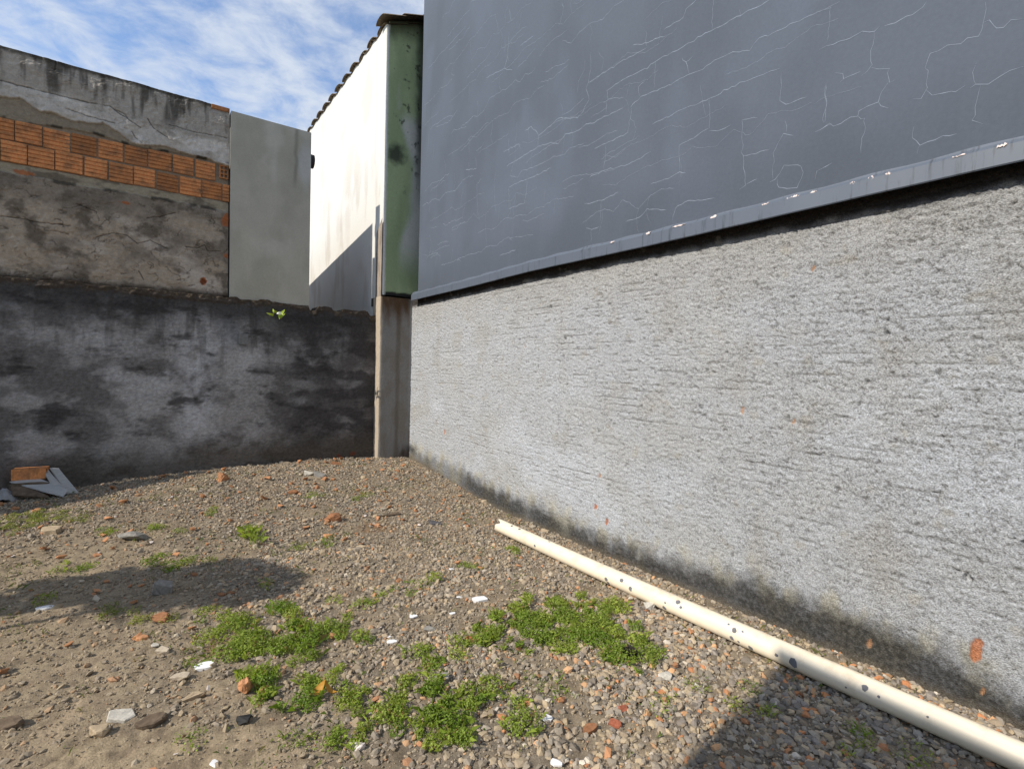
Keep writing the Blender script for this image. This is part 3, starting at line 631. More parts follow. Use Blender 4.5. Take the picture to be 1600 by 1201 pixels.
# ------------------------------------------------------------------ smooth cement wall panel beside it
cp = empty('cement_wall_panel', (1.2, 6.7, 0), 'smooth plain grey cement wall panel between brick wall and white wall', 'wall')
xs = np.linspace(.772, 1.630, 80); zs = np.linspace(2.0, 4.148, 160)
Xf, Zf = np.meshgrid(xs, zs, indexing='ij')
c = np.zeros(Xf.shape+(3,))+np.array((.44, .43, .385))
c = mixcol(c, (.395, .385, .34), sst(.42, .62, fbm(Xf*2.5, Zf*1.6, 4, 201)))
c = mixcol(c, (.50, .49, .455), sst(.55, .72, fbm(Xf*2+4, Zf*1.4, 4, 202))*.8)
c = mixcol(c, (.48, .49, .50), sst(.16, .06, np.hypot((Xf-1.57)*1.4, (Zf-3.75)*.45)+.06*(fbm(Xf*6, Zf*4, 3, 203)-.5))*.85)
c = mixcol(c, (.155, .155, .14), sst(.035, .0, np.abs(Xf-1.47+.10*(fbm(Zf*2.4, Zf*0, 3, 204)-.5)))*sst(3.4, 3.6, Zf)*.5)
c *= (.9+.2*fbm(Xf*5, Zf*3.5, 4, 205))[..., None]*np.array((1.06, 1.0, .90))
Yf = 6.605-.006*(fbm(Xf*2, Zf*2, 3, 206)-.5)
M_panel = attr_mat('smooth_cement', 70, .22, .002, .9, .93, 1.07)
loc_par(link('panel_face', mesh_np('panel', np.stack([Xf, Yf, Zf], -1), grid_faces(len(xs), len(zs)), c, True), M_panel), cp)
loc_par(link('panel_body', box_mesh('panel_body', (.772, 6.6105, 1.9), (1.630, 6.76, 4.147)), flat_mat('panel_side', (.22, .222, .21))), cp)
# dark stub of a drain pipe through the panel's end
bm = bmesh.new()
bmesh.ops.create_cone(bm, cap_ends=True, segments=20, radius1=.085, radius2=.08, depth=.10)
bmesh.ops.inset_region(bm, faces=[f for f in bm.faces if f.normal.z > .9], thickness=.012, depth=-.03)
bmesh.ops.rotate(bm, verts=bm.verts, cent=(0, 0, 0), matrix=Matrix.Rotation(R(90), 3, 'Y'))
me = bpy.data.meshes.new('stub'); bm.to_mesh(me); bm.free()
o = link('drain_stub', me, flat_mat('dark_plastic', (.03, .028, .035), rough=.6), cp)
o.location = Vector((1.632, 6.70, 3.84))-cp.location

# ------------------------------------------------------------------ white and green building
ph_ = empty('painted_house', (3.2, 8.5, 0), 'tall narrow house end painted green with white side wall and clay tile roof', 'house')
ys_ = np.concatenate([np.linspace(6.475, 10.4, 150), np.linspace(10.6, 12.5, 6)]); zs = np.linspace(0, 5.72, 240)
Yw, Zw = np.meshgrid(ys_, zs, indexing='ij')
c = np.zeros(Yw.shape+(3,))+np.array((.66, .645, .60))
stx = fbm(Yw*2.6, Zw*.8, 5, 211, .55)+.16*(fbm(Yw*1.2+3, Zw*1.1, 3, 216)-.5)
c = mixcol(c, (.50, .45, .39), sst(.52, .68, stx)*sst(5.4, 3.4, Zw+.8*(fbm(Yw*1.3, Zw, 3, 212)-.5))*.6)
c = mixcol(c, (.50, .44, .39), sst(.55, .7, fbm(Yw*1.4, Zw*.9, 4, 213))*.35)
c = mixcol(c, (.50, .46, .42), sst(.05, .02, np.abs(Yw-6.80+.02*(fbm(Zw, Zw*0, 2, 214)-.5)))*.35*sst(3.6, 4.2, Zw))
M_white = attr_mat('white_paint', 40, .25, .003, .85, .95, 1.05)
loc_par(link('white_wall', mesh_np('white_wall', np.stack([np.full(Yw.shape, 2.50)-.004*(fbm(Yw*3, Zw*3, 3, 215)-.5), Yw, Zw], -1), grid_faces(len(ys_), len(zs), True), c, True), M_white), ph_)
xs = np.linspace(2.53, 3.35, 100); zs = np.arange(2.285, 6.15, .0088)
Xq, Zq = np.meshgrid(xs, zs, indexing='ij')
ztopg = 5.76+.40*(Xq-2.53)
Zq = np.minimum(Zq, ztopg)
c = np.zeros(Xq.shape+(3,))+np.array((.385, .455, .25))
c = mixcol(c, (.32, .39, .21), sst(.4, .65, fbm(Xq*3, Zq*1.3, 4, 221)))
c = mixcol(c, (.45, .475, .36), sst(.57, .7, fbm(Xq*3, Zq*1.1+4, 4, 222))*.6*sst(3.9, 4.8, Zq))
bare = sst(2.67, 2.80, Xq+.10*(fbm(Xq*4, Zq*3, 4, 223)-.5)-.16*sst(.85, .2, np.abs(Zq-3.75)))
c = mixcol(c, (.60, .585, .53), bare*sst(4.75, 4.5, Zq)*sst(2.5, 3.1, Zq)*.92)
spots = sst(.66, .76, fbm(Xq*7, Zq*6, 5, 224, .6)+.08*sst(2.68, 2.95, Xq))*sst(3.3, 4.2, Zq)
c = mixcol(c, (.028, .03, .024), spots*.75)
c = mixcol(c, (.03, .03, .026), sst(.19, .06, np.hypot((Xq-2.66)*1.1, Zq-4.12)+.12*(fbm(Xq*9, Zq*9, 3, 225)-.5))*.85)
c = mixcol(c, (.03, .032, .026), sst(2.88, 2.99, Xq+.08*(fbm(Xq*9, Zq*6, 4, 226)-.5))*sst(3.2, 4.4, Zq)*.8)
c = mixcol(c, (.035, .042, .03), sst(-.35, -.02, Zq-ztopg+.15*(fbm(Xq*8, Zq*5, 3, 227)-.5))*.75)
c = mixcol(c, (.03, .028, .024), sst(2.345, 2.315, Zq+.03*(fbm(Xq*14, Zq*9, 3, 228)-.5)))
c = mixcol(c, (.62, .62, .52), sst(2.552, 2.540, Xq+.022*(fbm(Xq*9, Zq*12, 3, 229)-.5))*.8)
M_green = attr_mat('green_paint', 60, .35, .003, .85, .9, 1.1)
loc_par(link('green_wall', mesh_np('green_wall', np.stack([Xq, 6.475-.008*(fbm(Xq*5, Zq*3, 3, 230)-.5), Zq], -1), grid_faces(len(xs), len(zs)), c, True), M_green), ph_)
loc_par(link('house_body', prism_mesh('house_body', [(2.512, 6.482, 2.30), (5.0, 6.482, 2.30), (5.0, 12.5, 2.30), (2.512, 12.5, 2.30), (2.512, 6.482, 5.71), (5.0, 6.482, 6.70), (5.0, 12.5, 6.70), (2.512, 12.5, 5.71)]), M_body), ph_)
loc_par(link('edge_strip', box_mesh('edge_strip', (2.502, 6.468, 2.28), (2.530, 6.50, 5.72), .004), flat_mat('white_edge', (.80, .78, .72), lo=.85, hi=1.1)), ph_)
loc_par(link('lower_block', box_mesh('lower_block', (2.935, 6.82, 0), (5.0, 12.5, 2.295)), M_body), ph_)
# bare plaster strip left of the green paint
xs = np.linspace(0, 1, 26); zs = np.linspace(2.0, 3.26, 130)
Uq, Zq = np.meshgrid(xs, zs, indexing='ij')
Yq = lerp(6.445, 6.64, Uq)
Zt = np.minimum(Zq, 3.10+.16*(1-Uq)*1.0+.02*(fbm(Uq*5, Uq*0, 2, 231)-.5))
c = np.zeros(Uq.shape+(3,))+np.array((.33, .27, .215))
c = mixcol(c, (.23, .19, .155), sst(.45, .6, fbm(Uq*3, Zq*4, 4, 232)))
c = mixcol(c, (.10, .085, .07), sst(.80, .95, Uq)*.8)
loc_par(link('bare_plaster_strip', mesh_np('strip', np.stack([2.478-.006*(fbm(Uq*4, Zq*6, 3, 233)-.5), Yq, Zt], -1), grid_faces(len(xs), len(zs), True), c, True), M_conc), ph_)
# clay tiles: eave row along the white wall, and a verge row over the green end
def tile_mesh(L=.40, r0=.085, r1=.07, t=.012, seg=8):
    Vt = []; Ft = []
    for (rr0, rr1) in ((r0, r1), (r0-t, r1-t)):
        for e, rr in ((0, rr0), (1, rr1)):
            for k in range(seg+1):
                a = PI*k/seg
                Vt.append((e*L, math.cos(a)*rr, math.sin(a)*rr*.26))
    n_ = seg+1
    for k in range(seg):
        Ft.append((k, k+1, n_+k+1, n_+k)); Ft.append((2*n_+k+1, 2*n_+k, 3*n_+k, 3*n_+k+1))
        Ft.append((k, 2*n_+k, 2*n_+k+1, k+1)); Ft.append((n_+k+1, 3*n_+k+1, 3*n_+k, n_+k))
    return mesh_np('tile', Vt, Ft, None, True)
M_tile = flat_mat('mossy_clay_tile', (.16, .12, .075), 30, .5, .004, .92, .55, 1.35, objvar=.25)
tm = tile_mesh(.40, .15, .13, .012)
slope = math.atan(.40)
yk = 6.60
while yk < 12.3:
    for rowi in range(3):
        o = link('roof_tile', tm, M_tile, ph_)
        d0 = -.035+rowi*.34
        o.location = Vector((2.50+d0*math.cos(slope)+random.uniform(-.012, .012), yk, 5.712+d0*math.sin(slope)))-ph_.location
        o.rotation_euler = (random.uniform(-.03, .03), -slope+.03, random.uniform(-.02, .02))
    for rowi in range(3):
        o = link('roof_tile', tm, M_tile, ph_)
        d0 = -.03+rowi*.34
        o.location = Vector((2.50+d0*math.cos(slope), yk+.18, 5.738+d0*math.sin(slope)))-ph_.location
        o.rotation_euler = (PI, -slope+.03, 0)
    yk += .36
for k in range(4):
    o = link('verge_tile', tm, M_tile, ph_)
    d0 = -.13+k*.30
    o.location = Vector((2.53+d0*math.cos(slope), 6.465, 5.755+d0*math.sin(slope)+.012))-ph_.location
    o.rotation_euler = (random.uniform(-.06, .06), -slope+.05, random.uniform(-.03, .03))

# ------------------------------------------------------------------ grey-blue building on the right
gb = empty('grey_building', (4.2, 2.0, 0), 'tall slate-grey painted building wall with fine pale cracks above the rough wall', 'building')
XW = 2.73
ys_ = np.concatenate([np.linspace(-4, .2, 8), np.linspace(.3, 6.07, 150)]); zs = np.linspace(2.27, 7.2, 160)
Yw, Zw = np.meshgrid(ys_, zs, indexing='ij')
c = np.zeros(Yw.shape+(3,))+np.array((.096, .113, .142))
c = mixcol(c, (.086, .101, .126), sst(.42, .62, fbm(Yw*1.1, Zw*.9, 4, 241)))
c = mixcol(c, (.110, .129, .168), sst(.52, .7, fbm(Yw*1.5+6, Zw*.7, 4, 242))*.5)
c = mixcol(c, (.066, .075, .092), sst(2.75, 2.35, Zw+.25*(fbm(Yw*1.4, Zw, 3, 243)-.5))*.45)
stv = fbm(Yw*9, Zw*.35, 4, 244)
c = mixcol(c, (.105, .122, .15), sst(.52, .7, stv)*.15)
M_blue = attr_mat('slate_paint', 55, .22, .002, .8, .94, 1.06, .2)
loc_par(link('painted_wall', mesh_np('painted_wall', np.stack([XW+xb(Yw), Yw, Zw], -1), grid_faces(len(ys_), len(zs), True), c, True), M_blue), gb)
M_bflat = flat_mat('slate_side', (.088, .104, .132), lo=.95, hi=1.05)
ys2 = np.concatenate([[-4], np.linspace(.3, 6.07, 20)])
bm = bmesh.new()
for a_, b_ in zip(ys2[:-1], ys2[1:]):
    xa, xc = XW+.012+float(xb(a_)), XW+.012+float(xb(b_))
    for q in (((xa, a_, 2.26), (xc, b_, 2.26), (6.5, b_, 2.26), (6.5, a_, 2.26)), ((xa, a_, 7.2), (6.5, a_, 7.2), (6.5, b_, 7.2), (xc, b_, 7.2))):
        bm.faces.new([bm.verts.new(p) for p in q])
xe_ = XW+float(xb(6.07))
for q in (((xe_, 6.07, 2.26), (xe_, 6.07, 7.2), (6.5, 6.07, 7.2), (6.5, 6.07, 2.26)), ((XW, -4, 2.26), (6.5, -4, 2.26), (6.5, -4, 7.2), (XW, -4, 7.2)), ((6.5, -4, 2.26), (6.5, 6.07, 2.26), (6.5, 6.07, 7.2), (6.5, -4, 7.2))):
    bm.faces.new([bm.verts.new(p) for p in q])
me = bpy.data.meshes.new('building_shell'); bm.to_mesh(me); bm.free()
loc_par(link('building_shell', me, M_bflat), gb)
loc_par(link('building_base', box_mesh('building_base', (3.05, -4, 0), (6.5, 6.05, 2.255)), M_body), gb)
# hairline cracks: thin raised filler ridges
RIB = [0]
def ribbon(pts, w):
    RIB[0] += 1
    off = .0004+.00006*(RIB[0] % 14)
    V_ = []; F_ = []
    P = []
    for (ay, az), (by, bz) in zip(pts[:-1], pts[1:]):
        L = math.hypot(by-ay, bz-az); n_ = max(1, int(L/.022))
        for k in range(n_):
            t = k/n_
            P.append((ay+(by-ay)*t, az+(bz-az)*t))
    P.append(pts[-1])
    P = [P[0]]+[(a+random.gauss(0, .0034), b+random.gauss(0, .0034)) for a, b in P[1:-1]]+[P[-1]]
    for i, (a, b) in enumerate(P):
        q = P[min(i+1, len(P)-1)]; p = P[max(i-1, 0)]
        dy, dz = q[0]-p[0], q[1]-p[1]; L = math.hypot(dy, dz) or 1
        ny, nz = -dz/L, dy/L
        ww = w*(.55+.55*random.random())*(.35 if i in (0, len(P)-1) else 1)*(.42+.13*max(0, a))*(.55+.60*abs(dy)/L)
        x_ = XW-off+float(xb(a))
        V_.append((x_, a+ny*ww/2, b+nz*ww/2)); V_.append((x_, a-ny*ww/2, b-nz*ww/2))
        if i: F_.append((2*i-2, 2*i-1, 2*i+1, 2*i))
    return V_, F_
Vc = []; Fc = []
for pts in CRACKS:
    v_, f_ = ribbon(pts, .0047)
    k = len(Vc); Vc += v_; Fc += [tuple(i+k for i in f) for f in f_]
# long faint ones along the block courses, joined by short upright ones
for q in range(17):
    z0 = 2.52+.205*q+random.uniform(-.03, .03)
    y1 = random.uniform(.4, 2.2)
    while y1 < 5.6:
        y2 = min(5.9, y1+random.uniform(.5, 1.7))
        pts = [(y1, z0)]
        while pts[-1][0] < y2:
            pts.append((pts[-1][0]+random.uniform(.07, .16), z0+random.gauss(0, .022)))
        v_, f_ = ribbon(pts, .0021 if random.random() < .6 else .0030)
        k = len(Vc); Vc += v_; Fc += [tuple(i+k for i in f) for f in f_]
        for (py_, pz_) in pts[1:-1]:
            if random.random() < .22:
                sg = random.choice((-1, 1))
                v_, f_ = ribbon([(py_, pz_), (py_+random.gauss(0, .02), pz_+sg*.09), (py_+random.gauss(0, .03), pz_+sg*random.uniform(.14, .21))], .0024)
                k = len(Vc); Vc += v_; Fc += [tuple(i+k for i in f) for f in f_]
        y1 = y2+random.uniform(.3, 1.3)
# fainter ones further along the wall
for _ in range(60):
    y0 = random.uniform(2.6, 5.9); z0 = random.uniform(2.5, 5.8)
    pts = [(y0, z0)]; hor = random.random() < .8
    for k in range(random.randint(2, 5)):
        y0 -= random.uniform(.05, .15) if hor else random.gauss(0, .02)
        z0 += random.gauss(0, .02) if hor else random.uniform(.05, .12)
        pts.append((y0, z0))
    v_, f_ = ribbon(pts, .0028)
    k = len(Vc); Vc += v_; Fc += [tuple(i+k for i in f) for f in f_]
loc_par(link('hairline_cracks', mesh_np('cracks', Vc, Fc), flat_mat('crack_filler', (.225, .26, .315), bstr=.1), kind='stuff'), gb)
# drip flashing along the foot
ysf = np.concatenate([[-1.5], np.linspace(.2, 6.25, 90)])
prof = [(XW+.004, 2.318), (XW-.004, 2.300), (XW-.016, 2.288), (XW-.020, 2.284), (XW-.021, 2.212), (XW-.017, 2.207), (XW-.0155, 2.214), (XW-.015, 2.262), (XW+.10, 2.268)]
Vf = np.array([[(px_+float(xb(y_))+.003*math.sin(y_*3.1)*(pz_ < 2.29)+.0015*math.sin(y_*17), y_, pz_+.003*math.sin(y_*2.3)) for px_, pz_ in prof] for y_ in ysf])
cf = np.zeros(Vf.shape)+np.array((.15, .18, .225))
M_flash = bpy.data.materials.new('flashing_paint'); M_flash.use_nodes = True
nt = M_flash.node_tree; b = nt.nodes['Principled BSDF']; b.inputs['Roughness'].default_value = .5
nn, mpn = add_bump(nt, b, 16, .15, .002, 4, (1, 2.4, .25))
nr_ = nt.nodes.new('ShaderNodeMapRange'); nr_.inputs['From Min'].default_value = .56; nr_.inputs['From Max'].default_value = .74
nt.links.new(nn.outputs['Fac'], nr_.inputs['Value'])
mxn = nt.nodes.new('ShaderNodeMix'); mxn.data_type = 'RGBA'
mxn.inputs[6].default_value = (.095, .112, .142, 1); mxn.inputs[7].default_value = (.035, .04, .048, 1)
nt.links.new(nr_.outputs[0], mxn.inputs['Factor']); nt.links.new(mxn.outputs[2], b.inputs['Base Color'])
fl = loc_par(link('drip_flashing', mesh_np('flashing', Vf, grid_faces(len(ysf), len(prof)), None, False), M_flash), gb)
M_chip = flat_mat('bare_primer', (.66, .55, .50), bstr=.4)
for ci_, (cy_, cz_, cl, chh) in enumerate(CHIPS):
    if ci_ in (2, 5, 7, 15, 17): continue
    n_ = 7; Vq = []; Fq = []
    x0 = XW+float(xb(cy_))
    for i in range(n_+1):
        t = i/n_-.5
        hh = 1.1*chh*(.2+.9*random.random())*(1-abs(t)*.9)
        zz_ = 2.288+random.uniform(-.002, .003)
        Vq.append((x0-.0215, cy_+t*cl, zz_-hh)); Vq.append((x0-.0205, cy_+t*cl, zz_-hh*.15)); Vq.append((x0-.0085, cy_+t*cl, zz_+hh*.7+.004))
        if i:
            k = 3*i
            Fq += [(k-3, k-2, k+1, k), (k-2, k-1, k+2, k+1)]
    loc_par(link('peeled_paint_chip', mesh_np('chip', Vq, Fq), M_chip), gb)

# ------------------------------------------------------------------ plastic pipe lying along the wall
A = Vector(PIPE_A); B = Vector(PIPE_B)
D = (B-A).normalized(); side = D.cross(Vector((0, 0, 1))).normalized(); up_ = side.cross(D)
RP = .052
pp = empty('plastic_pipe', A, 'long cream plastic drain pipe with broken end lying along the rough wall', 'pipe')
Ltot = 4.6; nl = 90; na = 48
def pipe_pt(s, a, r):
    return A+D*s+side*(math.cos(a)*r)+up_*(math.sin(a)*r)
Vp = []; Fp = []
def notch(a):
    a = (a+PI) % (2*PI)-PI
    d = abs(a-R(52))
    v = .0
    if d < R(26): v += .06*(1-(d/R(26))**2)
    v += .012*math.sin(a*3+1)+.03*max(0, math.cos(a-R(60)))*0
    return max(0, v+.012)
for ring, r in ((0, RP), (1, RP-.003)):
    for i in range(nl+1):
        s = (i/nl)**1.9*Ltot
        bend = .011*math.sin(s*1.3)
        for k in range(na):
            a = 2*PI*k/na
            ss = s+notch(a)*max(0, 1-s/.12)
            p = pipe_pt(ss, a, r)+side*bend
            Vp.append(tuple(p))
o1 = (nl+1)*na
for i in range(nl):
    for k in range(na):
        k2 = (k+1) % na
        Fp.append((i*na+k, i*na+k2, (i+1)*na+k2, (i+1)*na+k))
        Fp.append((o1+i*na+k2, o1+i*na+k, o1+(i+1)*na+k, o1+(i+1)*na+k2))
for k in range(na):
    k2 = (k+1) % na
    Fp.append((k2, k, o1+k, o1+k2))
M_pvc = flat_mat('cream_pvc', (.80, .70, .54), 8, .06, .002, .45, .93, 1.05, .35, (2, .5, 2))
_nt = M_pvc.node_tree; _b = _nt.nodes['Principled BSDF']
_src = _b.inputs['Base Color'].links[0].from_socket
_tc = _nt.nodes.new('ShaderNodeTexCoord')
_n = _nt.nodes.new('ShaderNodeTexNoise'); _n.inputs['Scale'].default_value = 7; _n.inputs['Detail'].default_value = 9; _n.inputs['Roughness'].default_value = .72
_nt.links.new(_tc.outputs['Object'], _n.inputs['Vector'])
_mr = _nt.nodes.new('ShaderNodeMapRange'); _mr.inputs['From Min'].default_value = .52; _mr.inputs['From Max'].default_value = .72; _mr.inputs['To Max'].default_value = .55
_nt.links.new(_n.outputs['Fac'], _mr.inputs['Value'])
_mx = _nt.nodes.new('ShaderNodeMix'); _mx.data_type = 'RGBA'; _mx.inputs[7].default_value = (.47, .36, .24, 1)
_nt.links.new(_mr.outputs[0], _mx.inputs['Factor']); _nt.links.new(_src, _mx.inputs[6]); _nt.links.new(_mx.outputs[2], _b.inputs['Base Color'])
loc_par(link('pipe_tube', mesh_np('pipe', Vp, Fp, None, True), M_pvc), pp)
M_spot = flat_mat('cement_splash', (.16, .16, .17), bstr=.4)
for (s, a, r) in SPOTS:
    n_ = 9; Vq = [tuple(pipe_pt(s, a, RP+.0016)+side*.011*math.sin(s*1.3))]
    for k in range(n_):
        t = 2*PI*k/n_; rr = r*random.uniform(.75, 1.2)
        Vq.append(tuple(pipe_pt(s+rr*math.cos(t)*1.1, a+rr*math.sin(t)/RP, RP+.0013)+side*.011*math.sin(s*1.3)))
    loc_par(link('cement_spot', mesh_np('spot', Vq, [(0, k+1, (k+1) % n_+1) for k in range(n_)], None, True), M_spot), pp)

# ------------------------------------------------------------------ gravel (nobody could count it)
def ico():
    t = (1+5**.5)/2
    v = np.array([(-1, t, 0), (1, t, 0), (-1, -t, 0), (1, -t, 0), (0, -1, t), (0, 1, t), (0, -1, -t), (0, 1, -t), (t, 0, -1), (t, 0, 1), (-t, 0, -1), (-t, 0, 1)], float)
    v /= np.linalg.norm(v[0])
    f = np.array([(0, 11, 5), (0, 5, 1), (0, 1, 7), (0, 7, 10), (0, 10, 11), (1, 5, 9), (5, 11, 4), (11, 10, 2), (10, 7, 6), (7, 1, 8), (3, 9, 4), (3, 4, 2), (3, 2, 6), (3, 6, 8), (3, 8, 9), (4, 9, 5), (2, 4, 11), (6, 2, 10), (8, 6, 7), (9, 8, 1)])
    return v, f
ICO_V, ICO_F = ico()
OCT_V = np.array([(1, 0, 0), (-1, 0, 0), (0, 1, 0), (0, -1, 0), (0, 0, 1), (0, 0, -1)], float)
OCT_F = np.array([(0, 2, 4), (2, 1, 4), (1, 3, 4), (3, 0, 4), (2, 0, 5), (1, 2, 5), (3, 1, 5), (0, 3, 5)])
def rand_rot(n):
    q = RNG.normal(size=(n, 4)); q /= np.linalg.norm(q, axis=1)[:, None]
    w, x, y, z = q.T
    return np.stack([1-2*(y*y+z*z), 2*(x*y-z*w), 2*(x*z+y*w), 2*(x*y+z*w), 1-2*(x*x+z*z), 2*(y*z-x*w), 2*(x*z-y*w), 2*(y*z+x*w), 1-2*(x*x+y*y)], -1).reshape(n, 3, 3)
STONE_COLS = np.array([(.26, .235, .20), (.31, .28, .24), (.185, .168, .152), (.38, .315, .23), (.40, .325, .225), (.30, .245, .185), (.23, .21, .195), (.42, .375, .31), (.46, .20, .09), (.50, .29, .155), (.55, .51, .45)])
STONE_P = np.array([.16, .14, .12, .135, .11, .12, .08, .045, .035, .045, .012])
STONE_P = STONE_P/STONE_P.sum()
STONE_COLS = STONE_COLS*np.array((.95, .91, .85))
def frame_clip(X, Y):
    """keep a margin round what the yard shows"""
    ang = np.arctan2(X, Y)
    dist = np.hypot(X, Y)
    return (ang > R(-30)) & (dist > .85) & (Y > .05) & (X < 2.82+xb(Y)) & (Y < 6.6)
def stones(n, near, BV, BF, name, smin, smax, med, lift, mudk=.86):
    X = RNG.uniform(-2.3, 2.85, n*6); Y = RNG.uniform(.1, 6.6, n*6)
    d = np.hypot(X, Y)
    ok = frame_clip(X, Y) & ((d < 4.0) if near else (d >= 3.8))
    mk_ = mud(X, Y)
    cl = fbm(X*5, Y*5, 3, 301)
    dens = (1-mudk*mk_)*lerp(.55, 1., sst(.35, .55, cl))
    ok &= RNG.random(n*6) < dens
    X = X[ok][:n]; Y = Y[ok][:n]; k = len(X)
    big_ = sst(2.6, 1.5, Y)*sst(.8, 1.5, X)
    s = np.clip(med*np.exp(RNG.normal(0, .55, k))*lerp(1, 1.35, big_), smin, smax)*lerp(1, .72, mud(X, Y))
    Rm = rand_rot(k)
    jit = RNG.uniform(.68, 1.18, (k, len(BV), 1))
    loc = BV[None]*jit*np.stack([np.ones(k), RNG.uniform(.6, .95, k), RNG.uniform(.4, .75, k)], -1)[:, None, :]
    loc = np.einsum('nij,nvj->nvi', Rm, loc)
    loc[:, :, 2] *= .78
    loc *= (s/2)[:, None, None]
    pos = np.stack([X, Y, gz(X, Y)+s*lift], -1)
    Vs = (loc+pos[:, None, :]).reshape(-1, 3)
    Fs = (BF[None]+(np.arange(k)*len(BV))[:, None, None]).reshape(-1, BF.shape[1])
    ci = RNG.choice(len(STONE_COLS), k, p=STONE_P)
    colr = STONE_COLS[ci]*RNG.uniform(.78, 1.42, (k, 1))
    colr = lerp(colr, np.array((.275, .218, .148)), np.clip(.34+mud(X, Y)*.45-.24*big_, 0, 1)[:, None])
    cols = np.repeat(colr, len(BV), 0)
    return mesh_np(name, Vs, Fs, cols, False)
M_stone = attr_mat('gravel_stone', 260, .4, .002, .9, .85, 1.15)
link('gravel', stones(35000, True, ICO_V, ICO_F, 'gravel', .008, .050, .0180, .07), M_stone, kind='stuff', label='crushed grey and tan gravel spread over the near yard')
link('gravel', stones(58000, False, OCT_V, OCT_F, 'gravel_far', .008, .050, .0175, .10), M_stone, kind='stuff', label='crushed grey and tan gravel spread over the far yard')
link('gravel', stones(420, True, ICO_V, ICO_F, 'rubble_near', .026, .075, .036, .04), M_stone, kind='stuff', label='larger half-buried stones among the near gravel')
link('gravel', stones(520, False, ICO_V, ICO_F, 'rubble_far', .026, .085, .040, .06), M_stone, kind='stuff', label='larger half-buried rubble stones on the far mound')
link('fine_gravel', stones(34000, True, OCT_V, OCT_F, 'fine_gravel', .005, .016, .0088, .15, .30), M_stone, kind='stuff', label='fine grit between the larger gravel stones')

# ------------------------------------------------------------------ rubble: chips and pieces one can pick out
def shard_mesh(name, dims, npts=12, seed=0, flat=False, bevel=.0):
    rg = random.Random(seed)
    bm = bmesh.new()
    for i in range(npts):
        a = 2*PI*(i+rg.random()*.7)/npts*1.0
        if flat:
            rr = rg.uniform(.62, 1.0)
            x, y_ = math.cos(a)*rr, math.sin(a)*rr
            for z_ in (-1, 1):
                bm.verts.new((x*dims[0]/2*rg.uniform(.86, 1), y_*dims[1]/2*rg.uniform(.86, 1), z_*dims[2]/2*rg.uniform(.6, 1)))
        else:
            p = Vector((rg.uniform(-1, 1), rg.uniform(-1, 1), rg.uniform(-1, 1)))
            mx_ = max(abs(p.x), abs(p.y), abs(p.z)); p = p/mx_*rg.uniform(.8, 1)
            bm.verts.new((p.x*dims[0]/2, p.y*dims[1]/2, p.z*dims[2]/2))
    r_ = bmesh.ops.convex_hull(bm, input=bm.verts[:])
    bmesh.ops.delete(bm, geom=[g for g in r_['geom_interior'] if isinstance(g, bmesh.types.BMVert)], context='VERTS')
    if bevel:
        bmesh.ops.dissolve_limit(bm, angle_limit=R(9), verts=bm.verts[:], edges=bm.edges[:])
        bmesh.ops.bevel(bm, geom=bm.edges[:], offset=bevel, segments=1, affect='EDGES', clamp_overlap=True)
        bmesh.ops.triangulate(bm, faces=bm.faces[:])
        bmesh.ops.subdivide_edges(bm, edges=[e for e in bm.edges if e.calc_length() > max(dims)*.3], cuts=1)
        for v in bm.verts: v.co += Vector((rg.gauss(0, 1), rg.gauss(0, 1), rg.gauss(0, .6)))*min(dims)*.03
    bmesh.ops.recalc_face_normals(bm, faces=bm.faces[:])
    me_ = bpy.data.meshes.new(name); bm.to_mesh(me_); bm.free(); return me_
M_cer = flat_mat('white_ceramic', (.80, .79, .78), bstr=.1, rough=.35, lo=.92, hi=1.05)
M_or = flat_mat('orange_clay_chip', (.44, .215, .105), 70, .5, .004, .9, .7, 1.25, objvar=.2)
M_obr = flat_mat('burnt_clay', (.27, .125, .06), 60, .5, .004, .9, .65, 1.3)
M_red = flat_mat('red_brick', (.34, .11, .06), 60, .5, .004, .9, .7, 1.3)
M_tan = flat_mat('tan_stone', (.36, .28, .185), 45, .5, .005, .92, .7, 1.3)
M_gs = flat_mat('grey_stone', (.24, .225, .20), 45, .5, .005, .92, .7, 1.3)
M_pl = flat_mat('pale_mortar', (.50, .465, .40), 50, .6, .006, .95, .75, 1.2)
M_ds = flat_mat('dark_slab', (.13, .095, .065), 30, .6, .006, .95, .6, 1.35)
M_sl = flat_mat('slate_dark', (.085, .08, .085), 30, .5, .005, .8, .7, 1.3)
M_bl = flat_mat('black_lump', (.02, .02, .02), 30, .5, .005, .7, .7, 1.3)
M_pk = flat_mat('pinkish_white_mortar', (.66, .58, .53), 60, .6, .006, .9, .8, 1.15)
M_bg = flat_mat('beige_stone', (.48, .40, .30), 50, .5, .005, .9, .75, 1.2)
